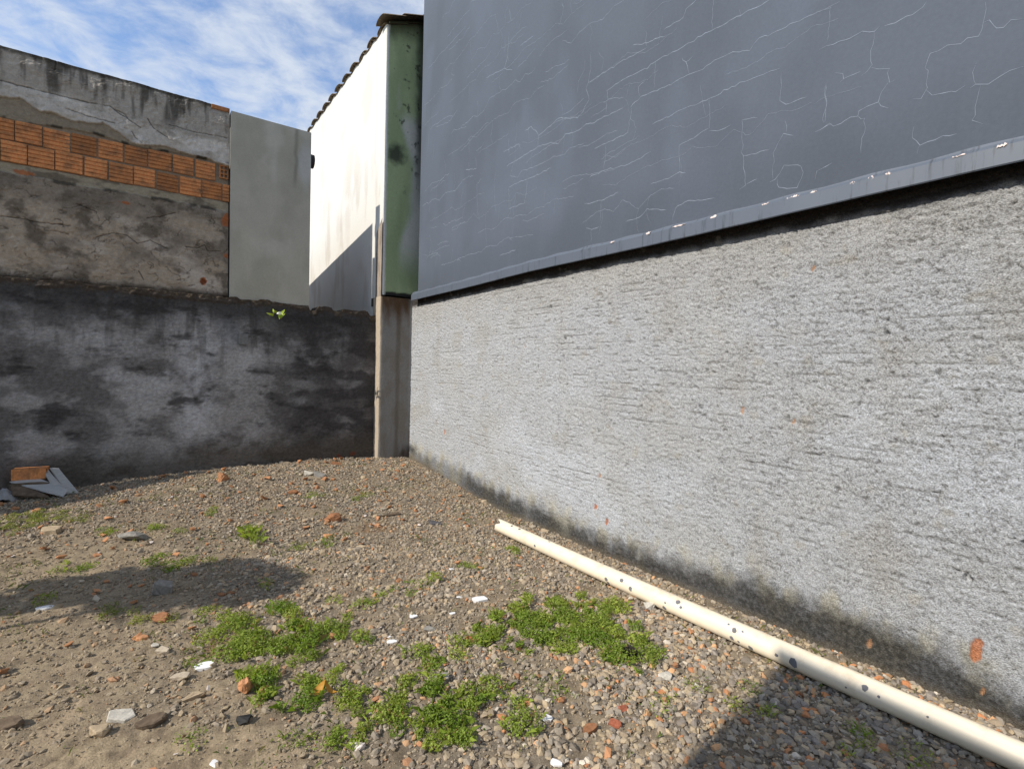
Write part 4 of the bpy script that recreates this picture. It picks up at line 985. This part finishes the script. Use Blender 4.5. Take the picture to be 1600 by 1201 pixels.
KIND = {'w': (M_cer, 'ceramic_shard', 'ceramic shard', 1, .62, .13, True), 'pw': (M_pk, 'mortar_chunk', 'mortar', 1, .5, .42, False),
        'bg': (M_bg, 'beige_stone', 'stone', 1, .55, .42, False), 'st': (M_tan, 'stone', 'stone', 1, .5, .5, False), 'bk': (M_or, 'brick_chunk', 'brick', .8, .75, .8, False),
        'pl': (M_pl, 'mortar_slab', 'mortar', 1, .72, .16, True), 'ds': (M_ds, 'stone_slab', 'slab', 1, .62, .2, True), 'tn': (M_tan, 'stone', 'stone', 1, .7, .55, False),
        'or': (M_or, 'clay_shard', 'brick shard', 1, .7, .22, True), 'ob': (M_obr, 'clay_shard', 'brick shard', 1, .6, .25, True), 'rk': (M_gs, 'rock', 'stone', 1, .85, .85, False),
        'tb': (M_tan, 'stone_slab', 'slab', 1, .5, .22, True), 'gs': (M_gs, 'stone', 'stone', 1, .7, .4, False), 'br': (M_obr, 'brick_chunk', 'brick', 1, .6, .5, False),
        'st_d': (M_ds, 'stick', 'stick', 1, .16, .15, False), 'sl': (M_sl, 'slate_piece', 'slate', 1, .6, .16, True), 'rb': (M_red, 'brick_chunk', 'brick', 1, .62, .5, False),
        'pg': (M_pl, 'stone', 'stone', 1, .6, .5, False), 'wg': (M_pl, 'stone', 'stone', 1, .75, .55, False), 'bl': (M_bl, 'charred_lump', 'lump', 1, .75, .6, False)}
DLAB = ['white ceramic shard on bare gravel left of the weed patches', 'large pale triangular ceramic shard above the right weed patch', 'pointed white ceramic shard between the two weed patches', 'tiny white ceramic chip touching the pointed shard between weed patches', 'white ceramic shard above and right of the pointed pair',
        'bright white square ceramic shard low in the centre gravel', 'small white ceramic shard left of the large triangular one', 'white ceramic shard cut by the bottom edge right of centre', 'small white ceramic shard at the bottom edge left of centre', 'pinkish white mortar chunk lying below the weeds',
        'long beige stone below the white shard on the left', 'tan elongated stone lying on trodden earth at left', 'upright orange brick chunk beside the left weed tuft', 'pale flat mortar slab on the bare earth at lower left', 'brown flat stone slab right of the pale mortar slab', 'small tan stone just below the pale mortar slab',
        'orange oval clay shard on the left gravel', 'tilted dark clay shard above the orange oval shard', 'upright grey rock below the left shadow patch', 'long tan slab lying in the far left grass', 'grey flat stone near the far left grass', 'square orange brick chunk in the shade by the dark wall', 'rounded tan stone left of the square brick chunk', 'brown brick chunk standing in the middle gravel slope', 'orange clay shard on the damp patch before the pillar', 'flat orange clay shard left of the damp patch', 'dark brown stick lying crosswise near the damp patch', 'dark slate piece lying right of the damp patch', 'brown broken brick piece left of the stick',
        'red brick chunk at the left tip of the right weed patch', 'orange clay shard in front of the right weed patch', 'ridged red brick piece in the lower centre gravel', 'small red brick piece above the ridged one', 'broad brown clay shard left of the ridged red brick piece', 'pale greenish stone right of the dark cone', 'pale stone pressed against the pipe', 'dark slab half out of frame at lower left', 'black charred lump on the bare earth',
        'small orange clay shard right of the dark cone', 'small white ceramic chip in the gravel slope above the triangular shard', 'tiny white ceramic chip beside the large triangular shard', 'grey stone near the foot of the dark wall', 'pale stone beside the grey one near the dark wall foot', 'brown brick chunk leaning at the dark wall foot near the pillar', 'burnt clay shard at the edge of the left shadow', 'burnt square clay shard inside the left shadow, left one', 'burnt square clay shard inside the left shadow, right one', 'orange clay shard between the shadow streaks at left', 'white ceramic shard on the far left earth', 'beige stone in the left earth beside the shadow streak', 'beige stone just right of the orange oval shard', 'pale mortar slab bit beside the orange oval shard', 'tiny white ceramic chip near the pipe', 'orange clay shard in the shadow by the pipe', 'flat grey stone on the gravel among the lower weeds', 'smooth grey stone below the white ceramic pair']
for i, (k, x, y, s) in enumerate(DEBRIS):
    mt, nm, cat, a_, b_, c_, fl_ = KIND[k]
    s *= 1.2 if k == 'w' else .8 if k in ('ds', 'pl', 'tn', 'tb') else .95
    me = shard_mesh(nm, (s*a_, s*b_, s*c_), 7 if fl_ else 13, 100+i, fl_, 0 if k == 'w' else s*c_*.14)
    o = link(nm, me, mt, None, DLAB[i], cat)
    o.location = (x, y, float(gz(x, y))+s*c_*.16+.004)
    o.rotation_euler = (random.uniform(-.15, .15)+(R(28) if k == 'ob' and i < 20 else 0), random.uniform(-.15, .15), random.uniform(-.5, .5)+R(-35))
    if k == 'bk' and i == 12: o.rotation_euler = (R(8), R(70), R(20)); o.location.z += .02
# countless-looking but single chips, alike
small = {'clay': [shard_mesh('clay_chip', (1, random.uniform(.55, .9), random.uniform(.25, .5)), 8, 900+i, i % 2 == 0) for i in range(6)]}
for me in small['clay']: me.materials.append(M_or)
cnt = 0
while cnt < 170:
    x = random.uniform(-1.1, 2.75); y = random.uniform(.8, 6.5)
    if not bool(frame_clip(np.array(x), np.array(y))): continue
    pr = .25+.75*float(sst(.48, .62, fbm(np.array(x*1.8), np.array(y*1.8), 3, 401)))
    pr *= .35+.65*float(sst(3.0, 4.6, np.array(y)))
    if random.random() > pr: continue
    s = random.uniform(.014, .044)*(1+.10*y)*(1.35 if y > 4.8 else 1)
    o = link('clay_chip', random.choice(small['clay']), None, None, 'small orange clay chip scattered in the gravel', 'brick shard', 'orange clay chips in the gravel')
    o.location = (x, y, float(gz(x, y))+s*.18+.005); o.scale = (s, s, s)
    o.rotation_euler = (random.uniform(-.4, .4), random.uniform(-.4, .4), random.uniform(0, 6.28))
    cnt += 1
palem = [shard_mesh('pale_chip', (1, random.uniform(.55, .9), random.uniform(.2, .5)), 8, 950+i, i % 2 == 0) for i in range(5)]
for i, me in enumerate(palem): me.materials.append(M_pk if i % 2 else M_bg)
cnt = 0
while cnt < 120:
    x = random.uniform(-1.1, 2.75); y = random.uniform(.8, 6.5)
    if not bool(frame_clip(np.array(x), np.array(y))): continue
    s = random.uniform(.012, .028)*(1+.10*y)
    o = link('pale_chip', random.choice(palem), None, None, 'small pale stone chip scattered in the gravel', 'stone', 'pale stone chips in the gravel')
    o.location = (x, y, float(gz(x, y))+s*.18+.005); o.scale = (s, s, s)
    o.rotation_euler = (random.uniform(-.4, .4), random.uniform(-.4, .4), random.uniform(0, 6.28))
    cnt += 1
# dark dry cone by the right weed patch
def cone_mesh():
    V_ = []; F_ = []
    for lay_ in range(9):
        t = lay_/8; rr = .034*math.sin(PI*(.15+.8*t)); zc_ = .06*t
        for k in range(9):
            a = 2*PI*(k+.5*(lay_ % 2))/9
            tip = (math.cos(a)*(rr+.010), math.sin(a)*(rr+.010), zc_+.002)
            l_ = (math.cos(a-.33)*rr*.75, math.sin(a-.33)*rr*.75, zc_-.004); r_ = (math.cos(a+.33)*rr*.75, math.sin(a+.33)*rr*.75, zc_-.004)
            tp = (math.cos(a)*rr*.55, math.sin(a)*rr*.26, zc_+.012)
            b0 = len(V_); V_ += [tip, l_, r_, tp]; F_ += [(b0, b0+1, b0+3), (b0, b0+3, b0+2), (b0, b0+2, b0+1)]
    return mesh_np('dry_cone', V_, F_)
cx_, cy_ = 1.90, 1.60
o = link('dry_cone', cone_mesh(), flat_mat('dark_husk', (.035, .028, .022)), None, 'dark round dry cone at the right end of the weed patch', 'cone')
o.location = (1.885, 1.655, float(gz(1.885, 1.655))+.012); o.rotation_euler = (R(70), 0, R(30))
# yellow dry leaf pair under the left weeds
def leaf_mesh(L, W, curl):
    V_ = []; F_ = []; n_ = 6
    for i in range(n_+1):
        t = i/n_; w_ = W*math.sin(PI*min(1, t*.9+.08))**.8
        for j, q in enumerate((-1, 0, 1)):
            V_.append((t*L, q*w_/2, curl*(t-.4)**2+abs(q)*w_*.25))
        if i:
            k = 3*i; F_ += [(k-3, k-2, k+1, k), (k-2, k-1, k+2, k+1)]
    return mesh_np('leaf', V_, F_, None, True)
M_dl = flat_mat('yellow_dead_leaf', (.38, .19, .025), 30, .3, .003, .6, .7, 1.25)
for (x, y, rz, lab) in ((.555, 2.12, .4, 'curled yellow dead leaf at the edge of the left weeds, upper one'), (.635, 2.06, 2.2, 'curled yellow dead leaf at the edge of the left weeds, lower one')):
    o = link('dead_leaf', leaf_mesh(.065, .035, .10), M_dl, None, lab, 'leaf')
    o.location = (x, y, float(gz(x, y))+.022); o.rotation_euler = (.3, -.2, rz)

# ------------------------------------------------------------------ pile at the far left
M_board = flat_mat('grey_sheet', (.40, .39, .365), 25, .4, .003, .9, .75, 1.2, stretch=(1, 6, 1))
def slab(name, q, t, lab, mat=None):
    q = [Vector(p) for p in q]; n_ = (q[1]-q[0]).cross(q[3]-q[0]).normalized()
    if n_.z > 0: n_ = -n_
    bm = bmesh.new()
    top = [bm.verts.new(p) for p in q]; bot = [bm.verts.new(p+n_*t) for p in q]
    bm.faces.new(top); bm.faces.new(bot[::-1])
    for k in range(4): bm.faces.new((top[k], bot[k], bot[(k+1) % 4], top[(k+1) % 4]))
    bmesh.ops.subdivide_edges(bm, edges=bm.edges[:], cuts=2, use_grid_fill=True)
    for v in bm.verts: v.co += Vector((random.uniform(-.004, .004), random.uniform(-.004, .004), random.uniform(-.002, .002)))
    bmesh.ops.recalc_face_normals(bm, faces=bm.faces[:])
    me_ = bpy.data.meshes.new(name); bm.to_mesh(me_); bm.free()
    return link(name, me_, mat or M_board, None, lab, 'board')
slab('broken_board', [(-.799, 6.52, .328), (-.754, 6.52, .308), (-.563, 6.20, .105), (-.640, 6.20, .122)], .014, 'narrow grey board leaning on the wall in the left pile')
slab('broken_board', [(-.735, 6.53, .306), (-.672, 6.53, .298), (-.500, 6.26, .098), (-.580, 6.24, .104)], .016, 'wider grey board leaning rightmost in the left pile')
slab('broken_board', [(-.994, 6.42, .222), (-.814, 6.46, .232), (-.565, 6.18, .150), (-.591, 6.10, .110)], .012, 'grey broken sheet lying nearest in the far left pile')
slab('broken_board', [(-.97, 6.34, .195), (-.785, 6.30, .160), (-.700, 6.18, .095), (-.95, 6.24, .135)], .020, 'brown board lowest under the left pile', M_ds)
o = link('rubble_block', shard_mesh('rubble_block', (.30, .2, .19), 16, 77), M_ds, None, 'dark rubble block hidden under the orange brick at far left', 'rubble')
o.location = (-.86, 6.42, .13)
hb = link('hollow_brick', hollow_brick_mesh(.12, .10, .24, 2, 3, .012, .12), M_brick, None, 'orange hollow brick lying behind the boards at far left', 'brick')
hb.location = (-.75, 6.42, .222); hb.rotation_euler = (0, 0, R(84))
# crumpled grey plastic sheet at the frame edge
ug, vg = np.meshgrid(np.linspace(-1, 1, 30), np.linspace(-1, 1, 24), indexing='ij')
rr = np.clip(1-np.hypot(ug, vg)**2*.72, 0, 1)
zb_ = .10*rr**.7*(.6+.8*fbm(ug*3, vg*3, 4, 501))+.025*np.abs(fbm(ug*5, vg*5, 3, 502)-.5)
bagm = mesh_np('bag', np.stack([ug*.17, vg*.14, zb_], -1), grid_faces(30, 24), None, True)
o = link('plastic_sheet', bagm, flat_mat('grey_plastic', (.28, .28, .28), 12, .3, .004, .45, .7, 1.2), None, 'crumpled grey plastic sheet at the left frame edge', 'plastic sheet')
o.location = (-1.06, 6.28, .06); o.rotation_euler = (0, 0, .4); o.scale = (.8, .8, 1.2)

# ------------------------------------------------------------------ weeds
def leaf_mat(name, col, col2):
    mt, nt_, b_ = new_mat(name, .55, .3)
    a = nt_.nodes.new('ShaderNodeAttribute'); a.attribute_name = 'Col'
    nt_.links.new(a.outputs['Color'], b_.inputs['Base Color'])
    tr = nt_.nodes.new('ShaderNodeBsdfTranslucent')
    mx_ = nt_.nodes.new('ShaderNodeMixShader'); mx_.inputs[0].default_value = .38
    hs = nt_.nodes.new('ShaderNodeHueSaturation'); hs.inputs['Value'].default_value = 1.5; hs.inputs['Saturation'].default_value = 1.1
    nt_.links.new(a.outputs['Color'], hs.inputs['Color']); nt_.links.new(hs.outputs[0], tr.inputs['Color'])
    o_ = nt_.nodes['Material Output']
    nt_.links.new(b_.outputs[0], mx_.inputs[1]); nt_.links.new(tr.outputs[0], mx_.inputs[2]); nt_.links.new(mx_.outputs[0], o_.inputs['Surface'])
    return mt
M_leaf = leaf_mat('weed_leaf', None, None)
def leaves(P, Nrm, size, col):
    """a kite-shaped folded leaflet at each point: 4 verts, 2 tris"""
    k = len(P)
    r_ = RNG.normal(size=(k, 3)); t = np.cross(Nrm, r_); t /= np.linalg.norm(t, axis=1)[:, None]+1e-9
    b_ = np.cross(Nrm, t)
    s = size[:, None]
    V_ = np.stack([P-t*s*.55, P+b_*s*.46+Nrm*s*.10, P+t*s*.55, P-b_*s*.46+Nrm*s*.10], 1).reshape(-1, 3)
    base_ = np.arange(k)[:, None]*4
    F_ = np.concatenate([base_+np.array([[0, 1, 2]]), base_+np.array([[0, 2, 3]])], 0)
    return V_, F_, np.repeat(col, 4, 0)
def blades(P, H, lean, w, col):
    k = len(P); a = RNG.uniform(0, 2*PI, k)
    d = np.stack([np.cos(a), np.sin(a), np.zeros(k)], -1); sd = np.stack([-np.sin(a), np.cos(a), np.zeros(k)], -1)
    up = np.array((0, 0, 1.))
    V_ = np.stack([P-sd*w[:, None], P+sd*w[:, None], P+d*(lean*H*.4)[:, None]+up*(H*.62)[:, None]+sd*(w*.7)[:, None], P+d*(lean*H)[:, None]+up*(H*(1-.35*lean))[:, None]], 1).reshape(-1, 3)
    base_ = np.arange(k)[:, None]*4
    F_ = np.concatenate([base_+np.array([[0, 1, 2]]), base_+np.array([[0, 2, 3]])], 0)
    return V_, F_, np.repeat(col, 4, 0)
WLAB = {0: 'bright weed carpet, left end of the right-hand patch', 1: 'bright weed carpet, middle of the right-hand patch', 2: 'bright weed carpet, right end of the right-hand patch', 3: 'low weed tuft beside the dark dry cone', 4: 'thin weeds under the middle of the right-hand patch',
        5: 'left tail of the left-hand weed patch', 6: 'dense crown of the left-hand weed patch', 7: 'right end of the left-hand weed patch', 8: 'rounded weed tuft right of the upright brick chunk', 9: 'weeds joining the rounded tuft to the patch above', 10: 'spreading weeds right of the dead leaves', 11: 'thin weeds just below the dead leaves', 12: 'tall bright weed clump at the bottom centre', 13: 'lower half of the bright clump at the bottom centre', 14: 'loose weeds above the bottom centre clump',
        15: 'small round weed tuft right of the bottom centre clump', 16: 'loose weeds between the two ceramic shards and the patches', 17: 'dark weed sprigs above the small round tuft', 18: 'loose weeds left of the bottom centre clump', 19: 'flat weeds left of the pinkish mortar chunk', 22: 'upright feathery green tuft standing alone on the left slope', 25: 'yellowish grass strip at far left by the boards',
        20: 'thin weed sprig beside the tiny white chip on the gravel slope', 21: 'thin weed sprig just above the tiny white chip on the slope', 23: 'small bright grass tuft on the slope in front of the pillar', 24: 'small grass tuft left of the one in front of the pillar',
        26: 'grass at the left frame edge below the yellowish strip', 27: 'grass tuft on the left earth in the tree shadow streaks', 28: 'grass tuft beside the far left white shard', 29: 'flat yellowish grass just below the left shadow', 30: 'low weeds left of the left-hand weed patch', 31: 'yellowish low weeds by the tilted dark clay shard',
        32: 'small sprig at the upper right rim of the left shadow', 33: 'small sprig right of the left shadow, below the flat orange shard', 34: 'tiny sprig beside the white shard at left', 35: 'low sprig right of the dark dry cone', 36: 'low sprig between the dry cone and the shadow edge', 37: 'leafy sprig at the tip of the shadow near the pipe', 38: 'leafy sprig inside the shadow, midway along the pipe',
        39: 'dark sprig under the right-hand weed patch', 40: 'dark sprig right of the small round tuft', 41: 'rightmost sprig in the shadow at the bottom edge', 42: 'dull weeds inside the left shadow', 43: 'sprig at the lower right end of the left shadow', 44: 'thin sprig below the far end of the pipe', 45: 'sprig against the pipe near the shadow tip', 46: 'sprig on the bare earth right of the brown slab',
        47: 'flat sprig on the bare earth at the bottom left of centre', 48: 'thin weeds above the left-hand weed patch', 49: 'thin sprig between the two upper weed patches', 50: 'tiny grass tuft on the slope by the dark wall shade', 51: 'grass tuft beside the far left grey stone', 52: 'grass tuft between the tan slab and the grey stone at far left'}
for i, (x, y, ux, uy, vx, vy) in enumerate(WEEDS):
    if i < 20: ux, uy, vx, vy = 1.12*ux, 1.12*uy, 1.15*vx, 1.15*vy
    big = i < 20
    area_ = PI*math.hypot(ux, uy)*math.hypot(vx, vy)
    dens_ = 27000 if i in (0, 1, 2, 6, 8, 12, 13, 15, 5) else (12000 if big else 7000)
    n_ = int(min(11000, max(70, area_*dens_)))
    sub = max(4, int(area_*(150 if big else 110)))
    ca = RNG.uniform(0, 2*PI, sub); cr = RNG.random(sub)**.6*RNG.uniform(.85, 1.25, sub)
    cpx = x+ux*np.cos(ca)*cr+vx*np.sin(ca)*cr; cpy = y+uy*np.cos(ca)*cr+vy*np.sin(ca)*cr
    crd = np.clip(.033*np.exp(RNG.normal(0, .5, sub)), .020, .085) if big else RNG.uniform(.034, .062, sub)
    pick = RNG.choice(sub, n_, p=crd**1.7/np.sum(crd**1.7))
    aa = RNG.uniform(0, 2*PI, n_); q = RNG.random(n_)**.62
    px_ = cpx[pick]+np.cos(aa)*q*crd[pick]; py_ = cpy[pick]+np.sin(aa)*q*crd[pick]
    hmax = (.040 if i in (0, 1, 2, 6, 8, 12, 13, 15) else .03 if big else .022)
    if i == 22: hmax = .065
    hh = hmax*np.sqrt(np.clip(1-q*q, .05, 1))*RNG.uniform(.1, 1.15, n_)*(crd[pick]/.05)**.5
    P = np.stack([px_, py_, gz(px_, py_)+.008+hh], -1)
    Nn = np.stack([np.cos(aa)*q*.7, np.sin(aa)*q*.7, np.ones(n_)], -1)+RNG.normal(0, .42, (n_, 3)); Nn /= np.linalg.norm(Nn, axis=1)[:, None]
    hue = RNG.random((sub, 1))[pick]
    cc = lerp(np.array((.165, .25, .034)), np.array((.33, .39, .075)), hue)*RNG.uniform(.7, 1.25, (n_, 1))
    if i in (25, 26, 29, 31): cc = lerp(cc, np.array((.25, .24, .085)), .5)
    dead = RNG.random(n_) < .06
    cc[dead] = (.26, .19, .07)
    sz = RNG.uniform(.005, .0105, n_)*(1.0 if big else .9)
    V1, F1, C1 = leaves(P, Nn, sz, cc)
    nb_ = n_//7 if i in (0, 1, 2, 5, 6, 7, 8, 9, 12, 13, 15) else n_//3
    Pb = np.stack([px_[:nb_], py_[:nb_], gz(px_[:nb_], py_[:nb_])+.004], -1)
    V2, F2, C2 = blades(Pb, hmax*RNG.uniform(.6, 1.5, nb_), RNG.uniform(.1, 1.1, nb_), RNG.uniform(.0005, .0013, nb_), cc[:nb_]*RNG.uniform(.7, 1.2, (nb_, 1)))
    o = link('weed_clump', mesh_np('weed_clump', np.concatenate([V1, V2])-np.array((x, y, 0)), np.concatenate([F1, F2+len(V1)]), np.concatenate([C1, C2]), False), M_leaf, None,
             WLAB.get(i, 'small low green weed sprig in the gravel'), 'weed', 'weed clumps in the yard' if i in WLAB else 'small weed sprigs in the gravel')
    o.location = (x, y, 0)
# sparse fine grass all over
k = 9000
X = RNG.uniform(-2.0, 2.75, k); Y = RNG.uniform(.3, 6.3, k)
okk = frame_clip(X, Y) & (RNG.random(k) < sst(.48, .66, fbm(X*1.9, Y*1.9, 3, 601)))
X, Y = X[okk], Y[okk]; k = len(X)
cc = lerp(np.array((.09, .15, .03)), np.array((.24, .21, .08)), RNG.random((k, 1)))
V1, F1, C1 = blades(np.stack([X, Y, gz(X, Y)+.004], -1), RNG.uniform(.012, .04, k), RNG.uniform(.2, 1.1, k), np.full(k, .0016), cc)
Nn = RNG.normal(0, .4, (k, 3))+np.array((0, 0, 1)); Nn /= np.linalg.norm(Nn, axis=1)[:, None]
V2, F2, C2 = leaves(np.stack([X+.02, Y, gz(X, Y)+.015], -1), Nn, RNG.uniform(.006, .013, k), cc)
link('fine_grass', mesh_np('fine_grass', np.concatenate([V1, V2]), np.concatenate([F1, F2+len(V1)]), np.concatenate([C1, C2])), M_leaf, None, 'sparse fine grass sprouting through the gravel', 'grass', None, 'stuff')
# seedling on the dark wall
sd = empty('wall_seedling', (1.26, 6.55, 1.92), 'small yellow-green seedling with a white bloom on the dark wall', 'plant')
M_seed = flat_mat('seedling_leaf', (.33, .42, .05), bstr=.1, rough=.5)
for (dx, dz, ry, rz) in ((-.055, 0, 20, 200), (-.035, .02, -20, 160), (.05, -.01, 10, -20), (.03, .0, -25, 20), (.06, -.02, 40, -60)):
    o = link('leaf', leaf_mesh(.065, .04, .2), M_seed, sd)
    o.location = (dx*.4, -.03, dz); o.rotation_euler = (R(55), R(ry), R(rz))
bm = bmesh.new(); bmesh.ops.create_icosphere(bm, subdivisions=2, radius=.024)
for v in bm.verts: v.co *= 1+.18*math.sin(v.co.x*170)*math.cos(v.co.y*150); v.co.z *= .75
me = bpy.data.meshes.new('bloom'); bm.to_mesh(me); bm.free()
o = link('bloom', me, flat_mat('white_bloom', (.78, .77, .68), bstr=.1), sd); o.location = (.012, -.055, .015)

# ------------------------------------------------------------------ beyond the left of the view: unseen things added to throw the shadows
M_lw = flat_mat('shadow_house_paint', (.55, .50, .42))
lh = empty('shadow_house', (-4.5, -2.2, 0), 'unseen house shape added left of the frame to throw the shadow by the pipe', 'house')  # added out of view; leaning walls set the shadow edge near the pipe
hgt = (2.565+3.0)*math.tan(SUN_EL)
loc_par(link('wall', prism_mesh('shadow_house', [(-7, -7, 0), (-3.0, -7, 0), (-3.0, .42, 0), (-7, .1, 0), (-7, -7, hgt), (-3.0, -7, hgt), (-3.0, 1.295, hgt), (-7, .45, hgt)]), M_lw), lh)
loc_par(link('roof_slab', prism_mesh('shadow_house_roof', [(-7, -7, hgt+.002), (-3.04, -7, hgt+.002), (-3.04, 1.25, hgt+.002), (-7, .4, hgt+.002), (-7, -7, hgt+.03), (-3.04, -7, hgt+.03), (-3.04, 1.25, hgt+.03), (-7, .4, hgt+.03)]), M_body), lh)
blk = link('shadow_block', prism_mesh('block', [(-1.65, 2.78, -.05), (-1.25, 2.78, -.05), (-1.25, 3.12, -.05), (-1.65, 3.12, -.05), (-1.65, 2.85, .50), (-1.25, 2.85, .50), (-1.25, 3.05, .64), (-1.65, 3.05, .64)]), M_cem, None, 'unseen block added beyond the left edge to throw a small shadow', 'block')  # unseen, added for the small shadow at the left edge
shed = empty('shadow_shed', (-3.6, 6.2, 0), 'unseen shed shape added left of the frame to shade the ground by the dark wall', 'shed')  # added out of view to shade the ground strip along the back wall
loc_par(link('wall', prism_mesh('shed', [(-4.2, 5.80, 0), (-3.0, 5.80, 0), (-3.0, 6.56, 0), (-4.2, 6.56, 0), (-4.2, 5.80, 1.85), (-3.0, 5.80, 1.85), (-3.0, 6.56, 3.1), (-4.2, 6.56, 3.1)]), M_lw), shed)
tr = empty('shadow_tree', (-3.3, 3.2, 0), 'unseen young tree added left of the frame, shaped to cast the left ground shadow', 'tree')  # unseen; stems and crown lobes placed to form the left ground shadow
bm = bmesh.new()
def limb(p, q, r0, r1):
    d = Vector(q)-Vector(p); L = d.length
    g = bmesh.ops.create_cone(bm, cap_ends=False, segments=7, radius1=r0, radius2=r1, depth=L)
    M_ = Matrix.Translation((Vector(p)+Vector(q))/2) @ d.to_track_quat('Z', 'Y').to_matrix().to_4x4()
    bmesh.ops.transform(bm, verts=g['verts'], matrix=M_)
limb((-3.3, 4.02, 0), (-3.28, 3.75, 2.5), .085, .06)
limb((-3.3, 4.22, 0), (-3.28, 4.0, 2.2), .05, .04)
limb((-3.3, 4.35, 0), (-3.26, 3.95, 2.6), .045, .03)
limb((-3.3, 3.80, 0), (-3.3, 3.55, 2.45), .022, .018)
for k in range(9):
    a = k*.7
    limb((-3.28, 3.75, 2.2+.04*k), (-3.28+.25*math.cos(a), 3.66+.45*math.sin(a), 2.62+.1*math.sin(k)), .018, .008)
me = bpy.data.meshes.new('trunk'); bm.to_mesh(me); bm.free()
loc_par(link('trunk', me, flat_mat('bark', (.13, .1, .07))), tr)
k = 3600
a = RNG.normal(size=(k, 3)); a /= np.linalg.norm(a, axis=1)[:, None]
lobe = np.array([(-3.22, 3.50, 2.92), (-3.2, 3.78, 2.80), (-3.25, 3.66, 2.62), (-3.3, 3.92, 2.48), (-3.3, 3.98, 2.25)])[RNG.choice(5, k, p=[.27, .27, .22, .15, .09])]
P = a*(RNG.random((k, 1))**.45)*np.array((.22, .27, .20))+lobe
Nn = RNG.normal(size=(k, 3)); Nn /= np.linalg.norm(Nn, axis=1)[:, None]
V1, F1, C1 = leaves(P, Nn, RNG.uniform(.05, .10, k), np.array((.06, .11, .03))*RNG.uniform(.7, 1.3, (k, 1)))
loc_par(link('crown', mesh_np('crown', V1, F1, C1), M_leaf), tr)
